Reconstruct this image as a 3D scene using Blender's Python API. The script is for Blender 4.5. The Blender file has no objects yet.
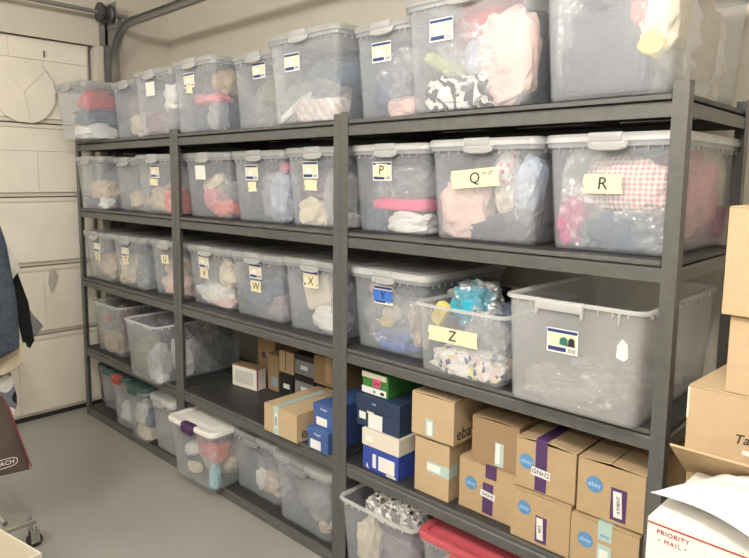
import bpy, bmesh, math, random
from mathutils import Vector, Matrix, noise
S = bpy.context.scene
COL = S.collection
PI = math.pi
# ------------------------------------------------------------------ camera
FPX, CX, CY = 635.86, 351.23, 254.95
cam = bpy.data.cameras.new('camera'); camo = bpy.data.objects.new('camera', cam); COL.objects.link(camo)
cam.sensor_width = 36; cam.lens = FPX / 749 * 36
cam.shift_x = (374.5 - CX) / 749; cam.shift_y = (CY - 279) / 749
cam.clip_start = .02
yw, pt, rl = .774223, .120583, .0073177
Fv = Vector((-math.sin(yw) * math.cos(pt), math.cos(yw) * math.cos(pt), -math.sin(pt)))
Rt = Vector((math.cos(yw), math.sin(yw), 0)); Up = Rt.cross(Fv)
R2 = math.cos(rl) * Rt + math.sin(rl) * Up; U2 = -math.sin(rl) * Rt + math.cos(rl) * Up
M = Matrix((R2, U2, -Fv)).transposed().to_4x4(); M.translation = Vector((4.156, -1.711, 1.591))
camo.matrix_world = M
S.camera = camo
# ------------------------------------------------------------------ world, lights, exposure
W = bpy.data.worlds.new('world'); S.world = W; W.use_nodes = True
W.node_tree.nodes['Background'].inputs[0].default_value = (.9, .95, 1, 1)
W.node_tree.nodes['Background'].inputs[1].default_value = .05
S.view_settings.view_transform = 'Standard'; S.view_settings.look = 'None'
S.view_settings.gamma = 1; S.view_settings.use_curve_mapping = False
S.view_settings.exposure = .12
S.cycles.use_denoising = True
S.cycles.transparent_max_bounces = 64
S.cycles.max_bounces = 10
S.cycles.sample_clamp_indirect = 6
S.render.film_transparent = False
LAMPS = [(3.85, -1.55, 105, (1, .94, .86)), (1.5, -2.2, 58, (1, .94, .86)), (3.2, -3.4, 110, (1, .95, .88))]  # last entry is an unseen lamp added to brighten upright faces
lamp_objs = []
for lx, ly, pw, lc in LAMPS:
    for dx in (-.32, .32):
        l = bpy.data.lights.new('bulb_light', 'POINT'); l.shadow_soft_size = .10
        l.energy = pw * .5; l.color = lc
        o = bpy.data.objects.new('bulb_light', l); COL.objects.link(o); o.location = (lx + dx, ly, 2.70)
        lamp_objs.append(o)

# ------------------------------------------------------------------ materials
MATS = {}
def nt(name):
    m = bpy.data.materials.new(name); m.use_nodes = True
    t = m.node_tree; b = t.nodes['Principled BSDF']
    return m, t, b
def N(t, typ, **kw):
    n = t.nodes.new(typ)
    for k, v in kw.items():
        if k in n.inputs: n.inputs[k].default_value = v
        else: setattr(n, k, v)
    return n
def ramp(t, fac, stops, interp='LINEAR'):
    r = t.nodes.new('ShaderNodeValToRGB'); r.color_ramp.interpolation = interp
    e = r.color_ramp.elements
    while len(e) < len(stops): e.new(.5)
    for i, (p, c) in enumerate(stops):
        e[i].position = p; e[i].color = (c[0], c[1], c[2], 1)
    t.links.new(fac, r.inputs[0]); return r.outputs[0]
def mat(name, col, rough=.6, metal=0, var=.0, vscale=8, bump=0, bscale=60, bdist=.002, spec=.5, emit=0):
    if name in MATS: return MATS[name]
    m, t, b = nt(name)
    b.inputs['Base Color'].default_value = (*col, 1); b.inputs['Roughness'].default_value = rough
    b.inputs['Metallic'].default_value = metal; b.inputs['Specular IOR Level'].default_value = spec
    tc = N(t, 'ShaderNodeTexCoord')
    if var:
        n = N(t, 'ShaderNodeTexNoise', Scale=vscale, Detail=5.0)
        t.links.new(tc.outputs['Object'], n.inputs['Vector'])
        c = ramp(t, n.outputs['Fac'], [(.3, [x * (1 - var) for x in col]), (.7, [min(1, x * (1 + var)) for x in col])])
        t.links.new(c, b.inputs['Base Color'])
    if bump:
        n = N(t, 'ShaderNodeTexNoise', Scale=bscale, Detail=4.0)
        t.links.new(tc.outputs['Object'], n.inputs['Vector'])
        bp = N(t, 'ShaderNodeBump', Strength=bump, Distance=bdist)
        t.links.new(n.outputs['Fac'], bp.inputs['Height']); t.links.new(bp.outputs[0], b.inputs['Normal'])
    if emit:
        b.inputs['Emission Color'].default_value = (*col, 1); b.inputs['Emission Strength'].default_value = emit
    MATS[name] = m; return m
def clear_plastic(name, col, haze, rough=.25, tint=(.93, .95, .97), trans=.5, bump=0, bscale=30, gloss=1.0, bdist=.01):
    """translucent shell: part clear, part milky scattering, with a gloss"""
    if name in MATS: return MATS[name]
    m = bpy.data.materials.new(name); m.use_nodes = True; t = m.node_tree; t.nodes.clear()
    out = N(t, 'ShaderNodeOutputMaterial')
    tr = N(t, 'ShaderNodeBsdfTransparent'); tr.inputs[0].default_value = (*tint, 1)
    df = N(t, 'ShaderNodeBsdfDiffuse'); df.inputs[0].default_value = (*col, 1)
    tl = N(t, 'ShaderNodeBsdfTranslucent'); tl.inputs[0].default_value = (*col, 1)
    mx = N(t, 'ShaderNodeMixShader'); mx.inputs[0].default_value = trans
    t.links.new(df.outputs[0], mx.inputs[1]); t.links.new(tl.outputs[0], mx.inputs[2])
    m2 = N(t, 'ShaderNodeMixShader'); m2.inputs[0].default_value = haze
    t.links.new(tr.outputs[0], m2.inputs[1]); t.links.new(mx.outputs[0], m2.inputs[2])
    tc = N(t, 'ShaderNodeTexCoord')
    if haze < .9:
        n = N(t, 'ShaderNodeTexNoise', Scale=6.0, Detail=3.0); t.links.new(tc.outputs['Object'], n.inputs['Vector'])
        mr = N(t, 'ShaderNodeMapRange'); mr.inputs['From Min'].default_value = .3; mr.inputs['From Max'].default_value = .7
        mr.inputs['To Min'].default_value = haze * .85; mr.inputs['To Max'].default_value = min(1, haze * 1.15)
        t.links.new(n.outputs['Fac'], mr.inputs['Value']); t.links.new(mr.outputs[0], m2.inputs[0])
    gl = N(t, 'ShaderNodeBsdfGlossy'); gl.inputs['Roughness'].default_value = rough
    fr = N(t, 'ShaderNodeLayerWeight')          # reflection rises towards grazing, the same from both sides of the sheet
    pw_ = N(t, 'ShaderNodeMath', operation='POWER'); pw_.inputs[1].default_value = 4.5
    t.links.new(fr.outputs['Facing'], pw_.inputs[0])
    mu = N(t, 'ShaderNodeMath', operation='MULTIPLY_ADD'); mu.inputs[1].default_value = .55; mu.inputs[2].default_value = .03 * gloss; mu.use_clamp = True
    t.links.new(pw_.outputs[0], mu.inputs[0])
    m3 = N(t, 'ShaderNodeMixShader'); t.links.new(mu.outputs[0], m3.inputs[0])
    t.links.new(m2.outputs[0], m3.inputs[1]); t.links.new(gl.outputs[0], m3.inputs[2])
    if bump:
        n = N(t, 'ShaderNodeTexNoise', Scale=bscale, Detail=3.0, Distortion=1.5)
        t.links.new(tc.outputs['Object'], n.inputs['Vector'])
        bp = N(t, 'ShaderNodeBump', Strength=bump, Distance=bdist)
        t.links.new(n.outputs['Fac'], bp.inputs['Height'])
        for s in (gl, df, fr): t.links.new(bp.outputs[0], s.inputs['Normal'])
    t.links.new(m3.outputs[0], out.inputs[0]); MATS[name] = m; return m

M_TUB = clear_plastic('milky clear plastic', (.84, .90, .99), .16, .25, (1, 1, 1), trans=.15)
M_TUBW = clear_plastic('milkier clear plastic', (.92, .94, .97), .235, .25, (1, 1, 1), trans=.25)
M_RIM = clear_plastic('rim plastic', (.74, .76, .78), .5, .25)
M_RIMW = clear_plastic('white rim plastic', (.95, .95, .94), .62, .25)
M_LID = clear_plastic('lid plastic', (.66, .66, .65), .72, .3)
M_LIDW = mat('white lid plastic', (.80, .79, .75), .35)
M_LATCH = clear_plastic('latch plastic', (.76, .77, .77), .8, .2)
M_BAG = clear_plastic('crinkled bag film', (.92, .93, .95), .14, .10, (1, 1, 1), .3, bump=1, bscale=14, gloss=7.0, bdist=.03)
M_BAGW = clear_plastic('cloudy bag film', (.9, .9, .9), .42, .2, (.97, .98, 1), .4, bump=1, bscale=18, gloss=1.8, bdist=.03)
M_STEEL = mat('grey hammered shelf paint', (.105, .105, .10), .42, .1, .12, 30, .35, 220, .001)
M_DECK = mat('dark shelf board', (.035, .035, .035), .5, 0, .2, 8, .15, 90)
M_EDGE = mat('board edge', (.10, .10, .095), .55, 0, .15, 20)
M_WALL = mat('beige wall paint', (.575, .54, .47), .85, 0, .03, 2, .1, 150)
M_CEIL = mat('white ceiling paint', (.75, .73, .68), .9)
M_FLOOR = mat('grey painted floor', (.33, .322, .30), .38, 0, .05, 1.2, .03, 12)
M_GAL = mat('galvanised steel', (.33, .33, .32), .42, .75, .1, 12)
M_DARK = mat('dark steel', (.07, .07, .075), .5, .4)
M_CHROME = mat('chrome', (.6, .6, .6), .2, 1)
M_BLACK = mat('black rubber', (.02, .02, .02), .5)
M_WHITE = mat('label paper', (.83, .83, .80), .6)
M_NAVYP = mat('navy print', (.03, .05, .18), .5)
M_YEL = mat('pale yellow print', (.72, .67, .50), .6)
M_TAPE = mat('cream masking tape', (.82, .75, .52), .7, 0, .04, 20)
M_BTAPE = mat('blue masking tape', (.05, .17, .55), .7)
M_INK = mat('black marker ink', (.02, .02, .02), .6)
M_PURP = mat('purple packing tape', (.085, .04, .13), .35)
M_AQUA = mat('pale aqua packing tape', (.45, .60, .57), .35)
M_EBLUE = mat('blue carton print', (.10, .27, .52), .7)
M_LBLUE = mat('pale blue print', (.45, .62, .80), .7)
M_RED = mat('red print', (.42, .05, .06), .6)
M_GREENP = mat('green print', (.03, .18, .12), .5)
M_TEAL = mat('teal lid plastic', (.05, .105, .10), .4)
M_REDLID = mat('rose red lid plastic', (.50, .09, .11), .38)
M_REDL = mat('red latch plastic', (.42, .06, .06), .4)
M_PURL = mat('purple latch plastic', (.075, .03, .11), .35)

def cardboard(name, col):
    if name in MATS: return MATS[name]
    m, t, b = nt(name); b.inputs['Roughness'].default_value = .8; b.inputs['Specular IOR Level'].default_value = .2
    tc = N(t, 'ShaderNodeTexCoord'); mp = N(t, 'ShaderNodeMapping'); mp.inputs['Scale'].default_value = (5, 5, 9)
    t.links.new(tc.outputs['Object'], mp.inputs[0])
    n = N(t, 'ShaderNodeTexNoise', Scale=3.0, Detail=6.0); t.links.new(mp.outputs[0], n.inputs['Vector'])
    t.links.new(ramp(t, n.outputs['Fac'], [(.3, [c * .96 for c in col]), (.7, [c * 1.03 for c in col])]), b.inputs['Base Color'])
    w = N(t, 'ShaderNodeTexWave', Scale=60.0, bands_direction='X'); t.links.new(tc.outputs['Object'], w.inputs['Vector'])
    bp = N(t, 'ShaderNodeBump', Strength=.08, Distance=.001); t.links.new(w.outputs['Fac'], bp.inputs['Height'])
    t.links.new(bp.outputs[0], b.inputs['Normal']); MATS[name] = m; return m
M_CARD = cardboard('tan cardboard', (.47, .345, .205))
M_CARD2 = cardboard('brown cardboard', (.33, .225, .13))
M_CARD3 = cardboard('light cardboard', (.53, .40, .25))
M_WCARD = cardboard('white cardboard', (.80, .78, .73))

PAL = dict(red=(.50, .05, .05), slate=(.09, .12, .17), navy=(.03, .06, .17), white=(.80, .79, .76), cream=(.74, .66, .50), tan=(.50, .39, .26),
           grey=(.26, .26, .27), dark=(.03, .03, .035), charcoal=(.10, .10, .115), pink=(.72, .26, .30), hotpink=(.75, .09, .22), palepink=(.80, .58, .52),
           mauve=(.30, .22, .26), olive=(.20, .21, .10), green=(.05, .17, .11), lime=(.40, .45, .22), blue=(.06, .15, .48), paleblue=(.52, .60, .74),
           turquoise=(.04, .42, .58), aqua=(.30, .60, .66), yellow=(.78, .62, .18), beige=(.62, .50, .37), brown=(.16, .09, .06), coral=(.72, .22, .17),
           magenta=(.60, .07, .24), lilac=(.55, .50, .62), teal=(.05, .28, .26), black=(.012, .012, .015))
def fabric(c, pat=None):
    k = 'fabric ' + c + (' ' + pat if pat else '')
    if k in MATS: return MATS[k]
    col = PAL[c]; m, t, b = nt(k); b.inputs['Roughness'].default_value = .85; b.inputs['Specular IOR Level'].default_value = .2
    b.inputs['Sheen Weight'].default_value = .15
    tc = N(t, 'ShaderNodeTexCoord'); L = t.links.new
    white = (.82, .80, .76)
    if pat == 'gingham':
        w1 = N(t, 'ShaderNodeTexWave', Scale=22.0, bands_direction='X'); w2 = N(t, 'ShaderNodeTexWave', Scale=22.0, bands_direction='Z')
        for w in (w1, w2): w.inputs['Distortion'].default_value = .6; L(tc.outputs['Object'], w.inputs['Vector'])
        a = N(t, 'ShaderNodeMath', operation='ADD'); L(w1.outputs['Fac'], a.inputs[0]); L(w2.outputs['Fac'], a.inputs[1])
        h = N(t, 'ShaderNodeMath', operation='MULTIPLY'); h.inputs[1].default_value = .5; L(a.outputs[0], h.inputs[0])
        L(ramp(t, h.outputs[0], [(.2, white), (.5, (.80, .62, .55)), (.85, col)]), b.inputs['Base Color'])
    elif pat == 'floral':
        v = N(t, 'ShaderNodeTexVoronoi', Scale=45.0); L(tc.outputs['Object'], v.inputs['Vector'])
        L(ramp(t, v.outputs['Distance'], [(.25, col), (.42, white), (.7, white)]), b.inputs['Base Color'])
    elif pat == 'lace':
        v = N(t, 'ShaderNodeTexVoronoi', Scale=38.0, feature='DISTANCE_TO_EDGE'); L(tc.outputs['Object'], v.inputs['Vector'])
        L(ramp(t, v.outputs['Distance'], [(.05, white), (.16, (.25, .24, .23)), (.3, col)]), b.inputs['Base Color'])
    elif pat == 'zebra':
        w = N(t, 'ShaderNodeTexWave', Scale=9.0, bands_direction='DIAGONAL', Distortion=9.0); w.inputs['Detail Scale'].default_value = 2
        L(tc.outputs['Object'], w.inputs['Vector'])
        L(ramp(t, w.outputs['Fac'], [(.45, col), (.55, white)]), b.inputs['Base Color'])
    elif pat == 'stripe':
        w = N(t, 'ShaderNodeTexWave', Scale=14.0, bands_direction='DIAGONAL', Distortion=2.0)
        L(tc.outputs['Object'], w.inputs['Vector'])
        L(ramp(t, w.outputs['Fac'], [(.4, col), (.6, white)]), b.inputs['Base Color'])
    elif pat == 'plaid':
        w1 = N(t, 'ShaderNodeTexWave', Scale=5.0, bands_direction='Y'); w2 = N(t, 'ShaderNodeTexWave', Scale=5.0, bands_direction='Z')
        for w in (w1, w2): w.inputs['Scale'].default_value = 2.2; L(tc.outputs['Object'], w.inputs['Vector'])
        a = N(t, 'ShaderNodeMath', operation='ADD'); L(w1.outputs['Fac'], a.inputs[0]); L(w2.outputs['Fac'], a.inputs[1])
        h = N(t, 'ShaderNodeMath', operation='MULTIPLY'); h.inputs[1].default_value = .5; L(a.outputs[0], h.inputs[0])
        L(ramp(t, h.outputs[0], [(.18, white), (.28, (.2, .22, .28)), (.6, col)], 'CONSTANT'), b.inputs['Base Color'])
    elif pat == 'multi':
        v = N(t, 'ShaderNodeTexVoronoi', Scale=60.0); L(tc.outputs['Object'], v.inputs['Vector'])
        s = N(t, 'ShaderNodeSeparateColor'); L(v.outputs['Color'], s.inputs[0])
        L(ramp(t, s.outputs[0], [(.0, white), (.35, (.75, .55, .52)), (.5, col), (.68, (.72, .66, .30)), (.78, (.78, .76, .73))], 'CONSTANT'), b.inputs['Base Color'])
    else:
        n = N(t, 'ShaderNodeTexNoise', Scale=14.0, Detail=5.0); L(tc.outputs['Object'], n.inputs['Vector'])
        L(ramp(t, n.outputs['Fac'], [(.3, [x * .85 for x in col]), (.7, [min(1, x * 1.12) for x in col])]), b.inputs['Base Color'])
    n2 = N(t, 'ShaderNodeTexNoise', Scale=28.0, Detail=5.0, Distortion=1.2); L(tc.outputs['Object'], n2.inputs['Vector'])
    bp = N(t, 'ShaderNodeBump', Strength=.6, Distance=.012); L(n2.outputs['Fac'], bp.inputs['Height']); L(bp.outputs[0], b.inputs['Normal'])
    MATS[k] = m; return m

# ------------------------------------------------------------------ helpers
def link(name, me, parent=None, loc=(0, 0, 0), rot=(0, 0, 0)):
    o = bpy.data.objects.new(name, me); COL.objects.link(o); o.location = loc; o.rotation_euler = rot
    if parent: o.parent = parent
    return o
def tag(o, label, cat, group=None, kind=None):
    o['label'] = label; o['category'] = cat
    if group: o['group'] = group
    if kind: o['kind'] = kind
    return o
def thing(name, label, cat, loc, rz=0, group=None):
    return tag(link(name, None, None, loc, (0, 0, rz)), label, cat, group)
def finish(bm, name, mats, parent=None, smooth=False, loc=(0, 0, 0), rot=(0, 0, 0)):
    me = bpy.data.meshes.new(name); bmesh.ops.recalc_face_normals(bm, faces=bm.faces); bm.to_mesh(me); bm.free()
    for m in (mats if isinstance(mats, (list, tuple)) else [mats]): me.materials.append(m)
    if smooth:
        me.shade_smooth()
        try: me.set_sharp_from_angle(angle=math.radians(35))
        except Exception: pass
    return link(name, me, parent, loc, rot)
def B(bm, x0, x1, y0, y1, z0, z1, mi=0, bev=0, mtx=None):
    r = bmesh.ops.create_cube(bm, size=1)
    vs = r['verts']
    for v in vs: v.co = Vector((x0 + (v.co.x + .5) * (x1 - x0), y0 + (v.co.y + .5) * (y1 - y0), z0 + (v.co.z + .5) * (z1 - z0)))
    fs = set(f for v in vs for f in v.link_faces)
    for f in fs: f.material_index = mi
    if bev:
        es = list(set(e for f in fs for e in f.edges))
        r = bmesh.ops.bevel(bm, geom=es, offset=bev, segments=2, affect='EDGES', profile=.5)
        vs = list(set(v for f in r['faces'] for v in f.verts))
        fs2 = set(f for v in vs for f in v.link_faces)
        for f in fs2: f.material_index = mi
    if mtx: bmesh.ops.transform(bm, matrix=mtx, verts=[v for v in set(vs) if v.is_valid])
    return bm
def box(name, m, x0, x1, y0, y1, z0, z1, parent=None, bev=0, **k):
    bm = bmesh.new(); B(bm, x0, x1, y0, y1, z0, z1, 0, bev); return finish(bm, name, m, parent, **k)
def tube(bm, pts, r, n=10, mi=0):
    pts = [Vector(p) for p in pts]; rings = []
    prev = None
    for i, p in enumerate(pts):
        d = (pts[min(i + 1, len(pts) - 1)] - pts[max(i - 1, 0)]).normalized()
        a = prev if prev else (Vector((0, 0, 1)) if abs(d.z) < .9 else Vector((1, 0, 0)))
        u = d.cross(a).normalized(); v = u.cross(d).normalized(); prev = v
        rr = r[i] if isinstance(r, (list, tuple)) else r
        rings.append([bm.verts.new(p + rr * (math.cos(2 * PI * k / n) * u + math.sin(2 * PI * k / n) * v)) for k in range(n)])
    for a, b in zip(rings, rings[1:]):
        for k in range(n): bm.faces.new((a[k], a[(k + 1) % n], b[(k + 1) % n], b[k])).material_index = mi
    bm.faces.new(rings[0][::-1]).material_index = mi; bm.faces.new(rings[-1]).material_index = mi
    return bm
def prism(bm, poly, axis, a, b, mi=0):
    """poly of 2-D points extruded along axis from a to b"""
    def P(p, t):
        return {'x': (t, p[0], p[1]), 'y': (p[0], t, p[1]), 'z': (p[0], p[1], t)}[axis]
    A = [bm.verts.new(P(p, a)) for p in poly]; C = [bm.verts.new(P(p, b)) for p in poly]; n = len(poly)
    bm.faces.new(A).material_index = mi; bm.faces.new(C[::-1]).material_index = mi
    for i in range(n): bm.faces.new((A[i], A[(i + 1) % n], C[(i + 1) % n], C[i])).material_index = mi
    return bm
def rr(x0, x1, y0, y1, r, z, n=5):
    out = []
    r = max(.0005, min(r, (x1 - x0) / 2 - .0005, (y1 - y0) / 2 - .0005))
    for cx, cy, a0 in ((x1 - r, y0 + r, -PI / 2), (x1 - r, y1 - r, 0), (x0 + r, y1 - r, PI / 2), (x0 + r, y0 + r, PI)):
        for k in range(n + 1):
            a = a0 + k / n * PI / 2; out.append((cx + r * math.cos(a), cy + r * math.sin(a), z))
    return out
def loft(bm, loops, cap0=True, cap1=True, mi=0):
    L = [[bm.verts.new(p) for p in lp] for lp in loops]; n = len(L[0])
    for a, b in zip(L, L[1:]):
        for k in range(n): bm.faces.new((a[k], a[(k + 1) % n], b[(k + 1) % n], b[k])).material_index = mi
    if cap0: bm.faces.new(L[0][::-1]).material_index = mi
    if cap1: bm.faces.new(L[-1]).material_index = mi
    return bm
def text(name, s, size, m, parent, loc, rot=(PI / 2, 0, 0), ext=.0004, shear=0, spacing=1):
    cu = bpy.data.curves.new(name, 'FONT'); cu.body = s; cu.size = size; cu.align_x = 'CENTER'; cu.align_y = 'CENTER'
    cu.extrude = ext; cu.shear = shear; cu.space_character = spacing; cu.resolution_u = 3
    tmp = bpy.data.objects.new(name, cu); COL.objects.link(tmp)
    bpy.context.view_layer.update()
    me = bpy.data.meshes.new_from_object(tmp.evaluated_get(bpy.context.evaluated_depsgraph_get()))
    bpy.data.objects.remove(tmp)
    me.materials.clear(); me.materials.append(m)
    return link(name, me, parent, loc, rot)

# ------------------------------------------------------------------ room
def struct(o): o['kind'] = 'structure'; return o
YW = .74; XD = -.08
struct(box('floor', M_FLOOR, -.5, 7, -5, 1.0, -.1, 0))
struct(box('ceiling', M_CEIL, -.5, 7, -5, 1.0, 2.95, 3.05))
struct(box('wall_back', M_WALL, -.5, 7, YW, YW + .15, 0, 2.95))
struct(box('wall_right', M_WALL, 6.2, 6.35, -5, YW, 0, 2.95))
struct(box('wall_front', M_WALL, -.5, 7, -4.6, -4.45, 0, 2.95))
bm = bmesh.new()                         # wall with the garage door opening
B(bm, XD - .15, XD, .19, YW, 0, 2.95); B(bm, XD - .15, XD, -4.45, .19, 2.45, 2.95); B(bm, XD - .15, XD, -4.45, -4.3, 0, 2.45)
struct(finish(bm, 'wall_left', M_WALL))
# garage door: four panels with foam board infill, its own round patch
M_DOORW = mat('white garage door steel', (.70, .66, .57), .55, 0, .03, 3)
M_FOAM = mat('white foam board', (.76, .72, .63), .75, 0, .04, 6, .15, 40)
dr = link('door_1', None, None, (XD - .06, 0, 0)); dr['kind'] = 'structure'
zs = [0.02, .555, 1.01, 1.455, 1.92, 2.45]
for i in range(5):
    bm = bmesh.new(); B(bm, -.05, 0, -4.28, .17, zs[i] + .004, zs[i + 1] - .004, 0, .004)
    B(bm, -.012, .010, -4.28, .17, zs[i + 1] - .03, zs[i + 1] - .008, 0, .003)
    finish(bm, 'door_panel', M_DOORW, dr)
def foam(y0, y1, z0, z1, t=.022): 
    box('foam_board', M_FOAM, .0, t, y0 + .0007, y1 - .0007, z0 + .0007, z1 - .0007, dr, .0012)
rnd = random.Random(4)
for i in range(3):
    z0, z1 = zs[i] + .03, zs[i + 1] - .035
    ys = ([-4.2, -3.3, -2.4, -1.5, -.93, -.37, .15], [-4.2, -3.3, -2.4, -1.5, -.8, -.19, .15], [-4.2, -2.9, -1.6, .15])[i]
    for a, b in zip(ys, ys[1:]): foam(a, b, z0, z1, .02 + rnd.random() * .004)
for i, ys in ((3, [-4.2, -3.0, -2.0, -1.3, -.62, -.19, .15]),):
    z0, z1 = zs[i] + .03, zs[i + 1] - .035
    for a, b in zip(ys, ys[1:]): foam(a, b, z0, (z0 + z1) / 2 + .06)
    for a, b in zip(ys, [y + .2 for y in ys[1:-1]] + [.15]): foam(a if a < -4 else a + .2, b, (z0 + z1) / 2 + .06, z1)
z0, z1 = zs[4] + .03, 2.44
for a, b in ((-4.2, -3.0), (-3.0, -1.6), (-1.6, -.72), (-.72, -.33), (-.33, .15)): foam(a, b, z1 - .13, z1)
for a, b in ((-4.2, -2.2), (-2.2, -1.2), (-1.2, -.5), (-.5, -.13), (-.13, .15)): foam(a, b, z0, z1 - .13, .018)
# rounded patch cut from several pieces
bm = bmesh.new()
for k, (a0, a1, rad) in enumerate(((.8, 2.3, .2), (2.3, 4.9, .19), (4.9, 7.083, .195))):
    pl = [(-.255 + .0012 * math.cos((a0 + a1) / 2), 2.105 + .0012 * math.sin((a0 + a1) / 2))]
    for j in range(7):
        a = a0 + .004 + (a1 - a0 - .008) * j / 6; pl.append((-.255 + rad * math.cos(a) * .98, 2.105 + rad * math.sin(a)))
    prism(bm, pl, 'x', .018, .034 + .004 * (k % 2))
finish(bm, 'foam_patch', M_FOAM, dr)
tg = bmesh.new()                        # curled scrap of torn facing
prism(tg, [(-.155, .98), (-.12, .985), (-.105, .93), (-.12, .88), (-.15, .83), (-.165, .90)], 'x', .022, .03)
finish(tg, 'torn_facing', mat('torn grey facing', (.42, .40, .34), .8), dr)
box('handle_slot', M_DARK, .022, .03, -.126, -.12, 2.33, 2.37, dr)
box('bottom_seal', M_BLACK, -.05, .012, -4.28, .17, 0.0, .02, dr)
struct(box('trim_1', M_WALL, XD - .0, XD + .02, .19, .235, 0, 2.44))
struct(box('trim_2', M_WALL, XD, XD + .012, -4.3, .19, 2.44, 2.47))
# door track
t = thing('garage_door_track', 'grey steel garage door track curving up from the door and along the wall', 'door track', (0, 0, 0))
pts = [(XD + .05, .30, z) for z in (0.02, 1.0, 2.1, 2.28)]
for k in range(1, 9):
    a = k / 8 * PI / 2; pts.append((XD + .05 + .28 * (1 - math.cos(a)), .30, 2.28 + .28 * math.sin(a)))
pts += [(1.5, .30, 2.565), (3.2, .30, 2.57)]
bm = bmesh.new()
for i, (p, q) in enumerate(zip(pts, pts[1:])):
    pass
def channel(bm, pts, w=.045, d=.032, th=.003):
    """rolled C channel swept along pts lying in a plane y = const"""
    prof = [(-w / 2, 0), (-w / 2, d), (-w / 2 + th, d), (-w / 2 + th, th), (w / 2 - th, th), (w / 2 - th, d), (w / 2, d), (w / 2, 0)]
    rings = []
    for i, p in enumerate(pts):
        p = Vector(p); dv = (Vector(pts[min(i + 1, len(pts) - 1)]) - Vector(pts[max(0, i - 1)])).normalized()
        nrm = Vector((0, 1, 0)).cross(dv).normalized()
        rings.append([bm.verts.new(p + nrm * a - Vector((0, 1, 0)) * b) for a, b in prof])
    for a, b in zip(rings, rings[1:]):
        for k in range(8): bm.faces.new((a[k], a[(k + 1) % 8], b[(k + 1) % 8], b[k]))
    bm.faces.new(rings[0]); bm.faces.new(rings[-1][::-1])
channel(bm, pts); finish(bm, 'track_channel', M_GAL, t, True)
box('mounting_angle', M_GAL, XD + .003, XD + .03, .25, .345, 1.2, 2.62, t)
for z in (2.14, 2.62): box('bracket', M_DARK if z < 2.5 else M_GAL, XD + .02, XD + .10, .2 if z < 2.5 else .25, .335, z - .03, z + .03, t, .004)
t = thing('torsion_shaft', 'grey torsion spring shaft with a dark cable drum above the garage door', 'door shaft', (0, 0, 0))
bm = bmesh.new(); tube(bm, [(XD + .13, -3.9, 2.63), (XD + .13, .36, 2.63)], .014, 12); finish(bm, 'shaft', M_GAL, t, True)
bm = bmesh.new(); tube(bm, [(XD + .13, -3.2, 2.63), (XD + .13, -.9, 2.63)], .03, 14); finish(bm, 'spring', M_DARK, t, True)
bm = bmesh.new()
tube(bm, [(XD + .13, y, 2.63) for y in (.16, .165, .18, .20, .225, .24, .245)], [.035, .062, .062, .045, .045, .06, .035], 20); finish(bm, 'cable_drum', M_DARK, t, True)
bm = bmesh.new(); B(bm, XD + .002, XD + .17, .262, .268, 2.55, 2.71, 0, .002); B(bm, XD + .002, XD + .03, .22, .268, 2.45, 2.71); finish(bm, 'bearing_plate', M_GAL, t)

# ceiling fixtures (outside the frame; they light the room; the rearmost is added fill)
for lx, ly, pw, lc in LAMPS:
    t = thing('ceiling_light', 'long white ceiling light over the %s of the aisle' % ('left part' if lx < 3 else ('right end' if ly > -3 else 'back (added fill)')), 'ceiling light', (lx, ly, 2.95), 0, 'ceiling lights')
    bm = bmesh.new(); B(bm, -.64, .64, -.17, .17, -.045, 0, 0, .006); finish(bm, 'housing', M_LIDW, t)
    for dx in (-.32, .32):
        bm = bmesh.new(); tube(bm, [(dx, 0, -.045), (dx, 0, -.11)], .022, 14); finish(bm, 'lamp_socket', M_WHITE, t, True)
        bm = bmesh.new(); tube(bm, [(dx, 0, -.112), (dx, 0, -.125), (dx, 0, -.14)], [.02, .03, .012], 14); finish(bm, 'bulb', mat('glowing bulb', (1, .95, .85), .5, emit=4), t, True)

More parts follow.
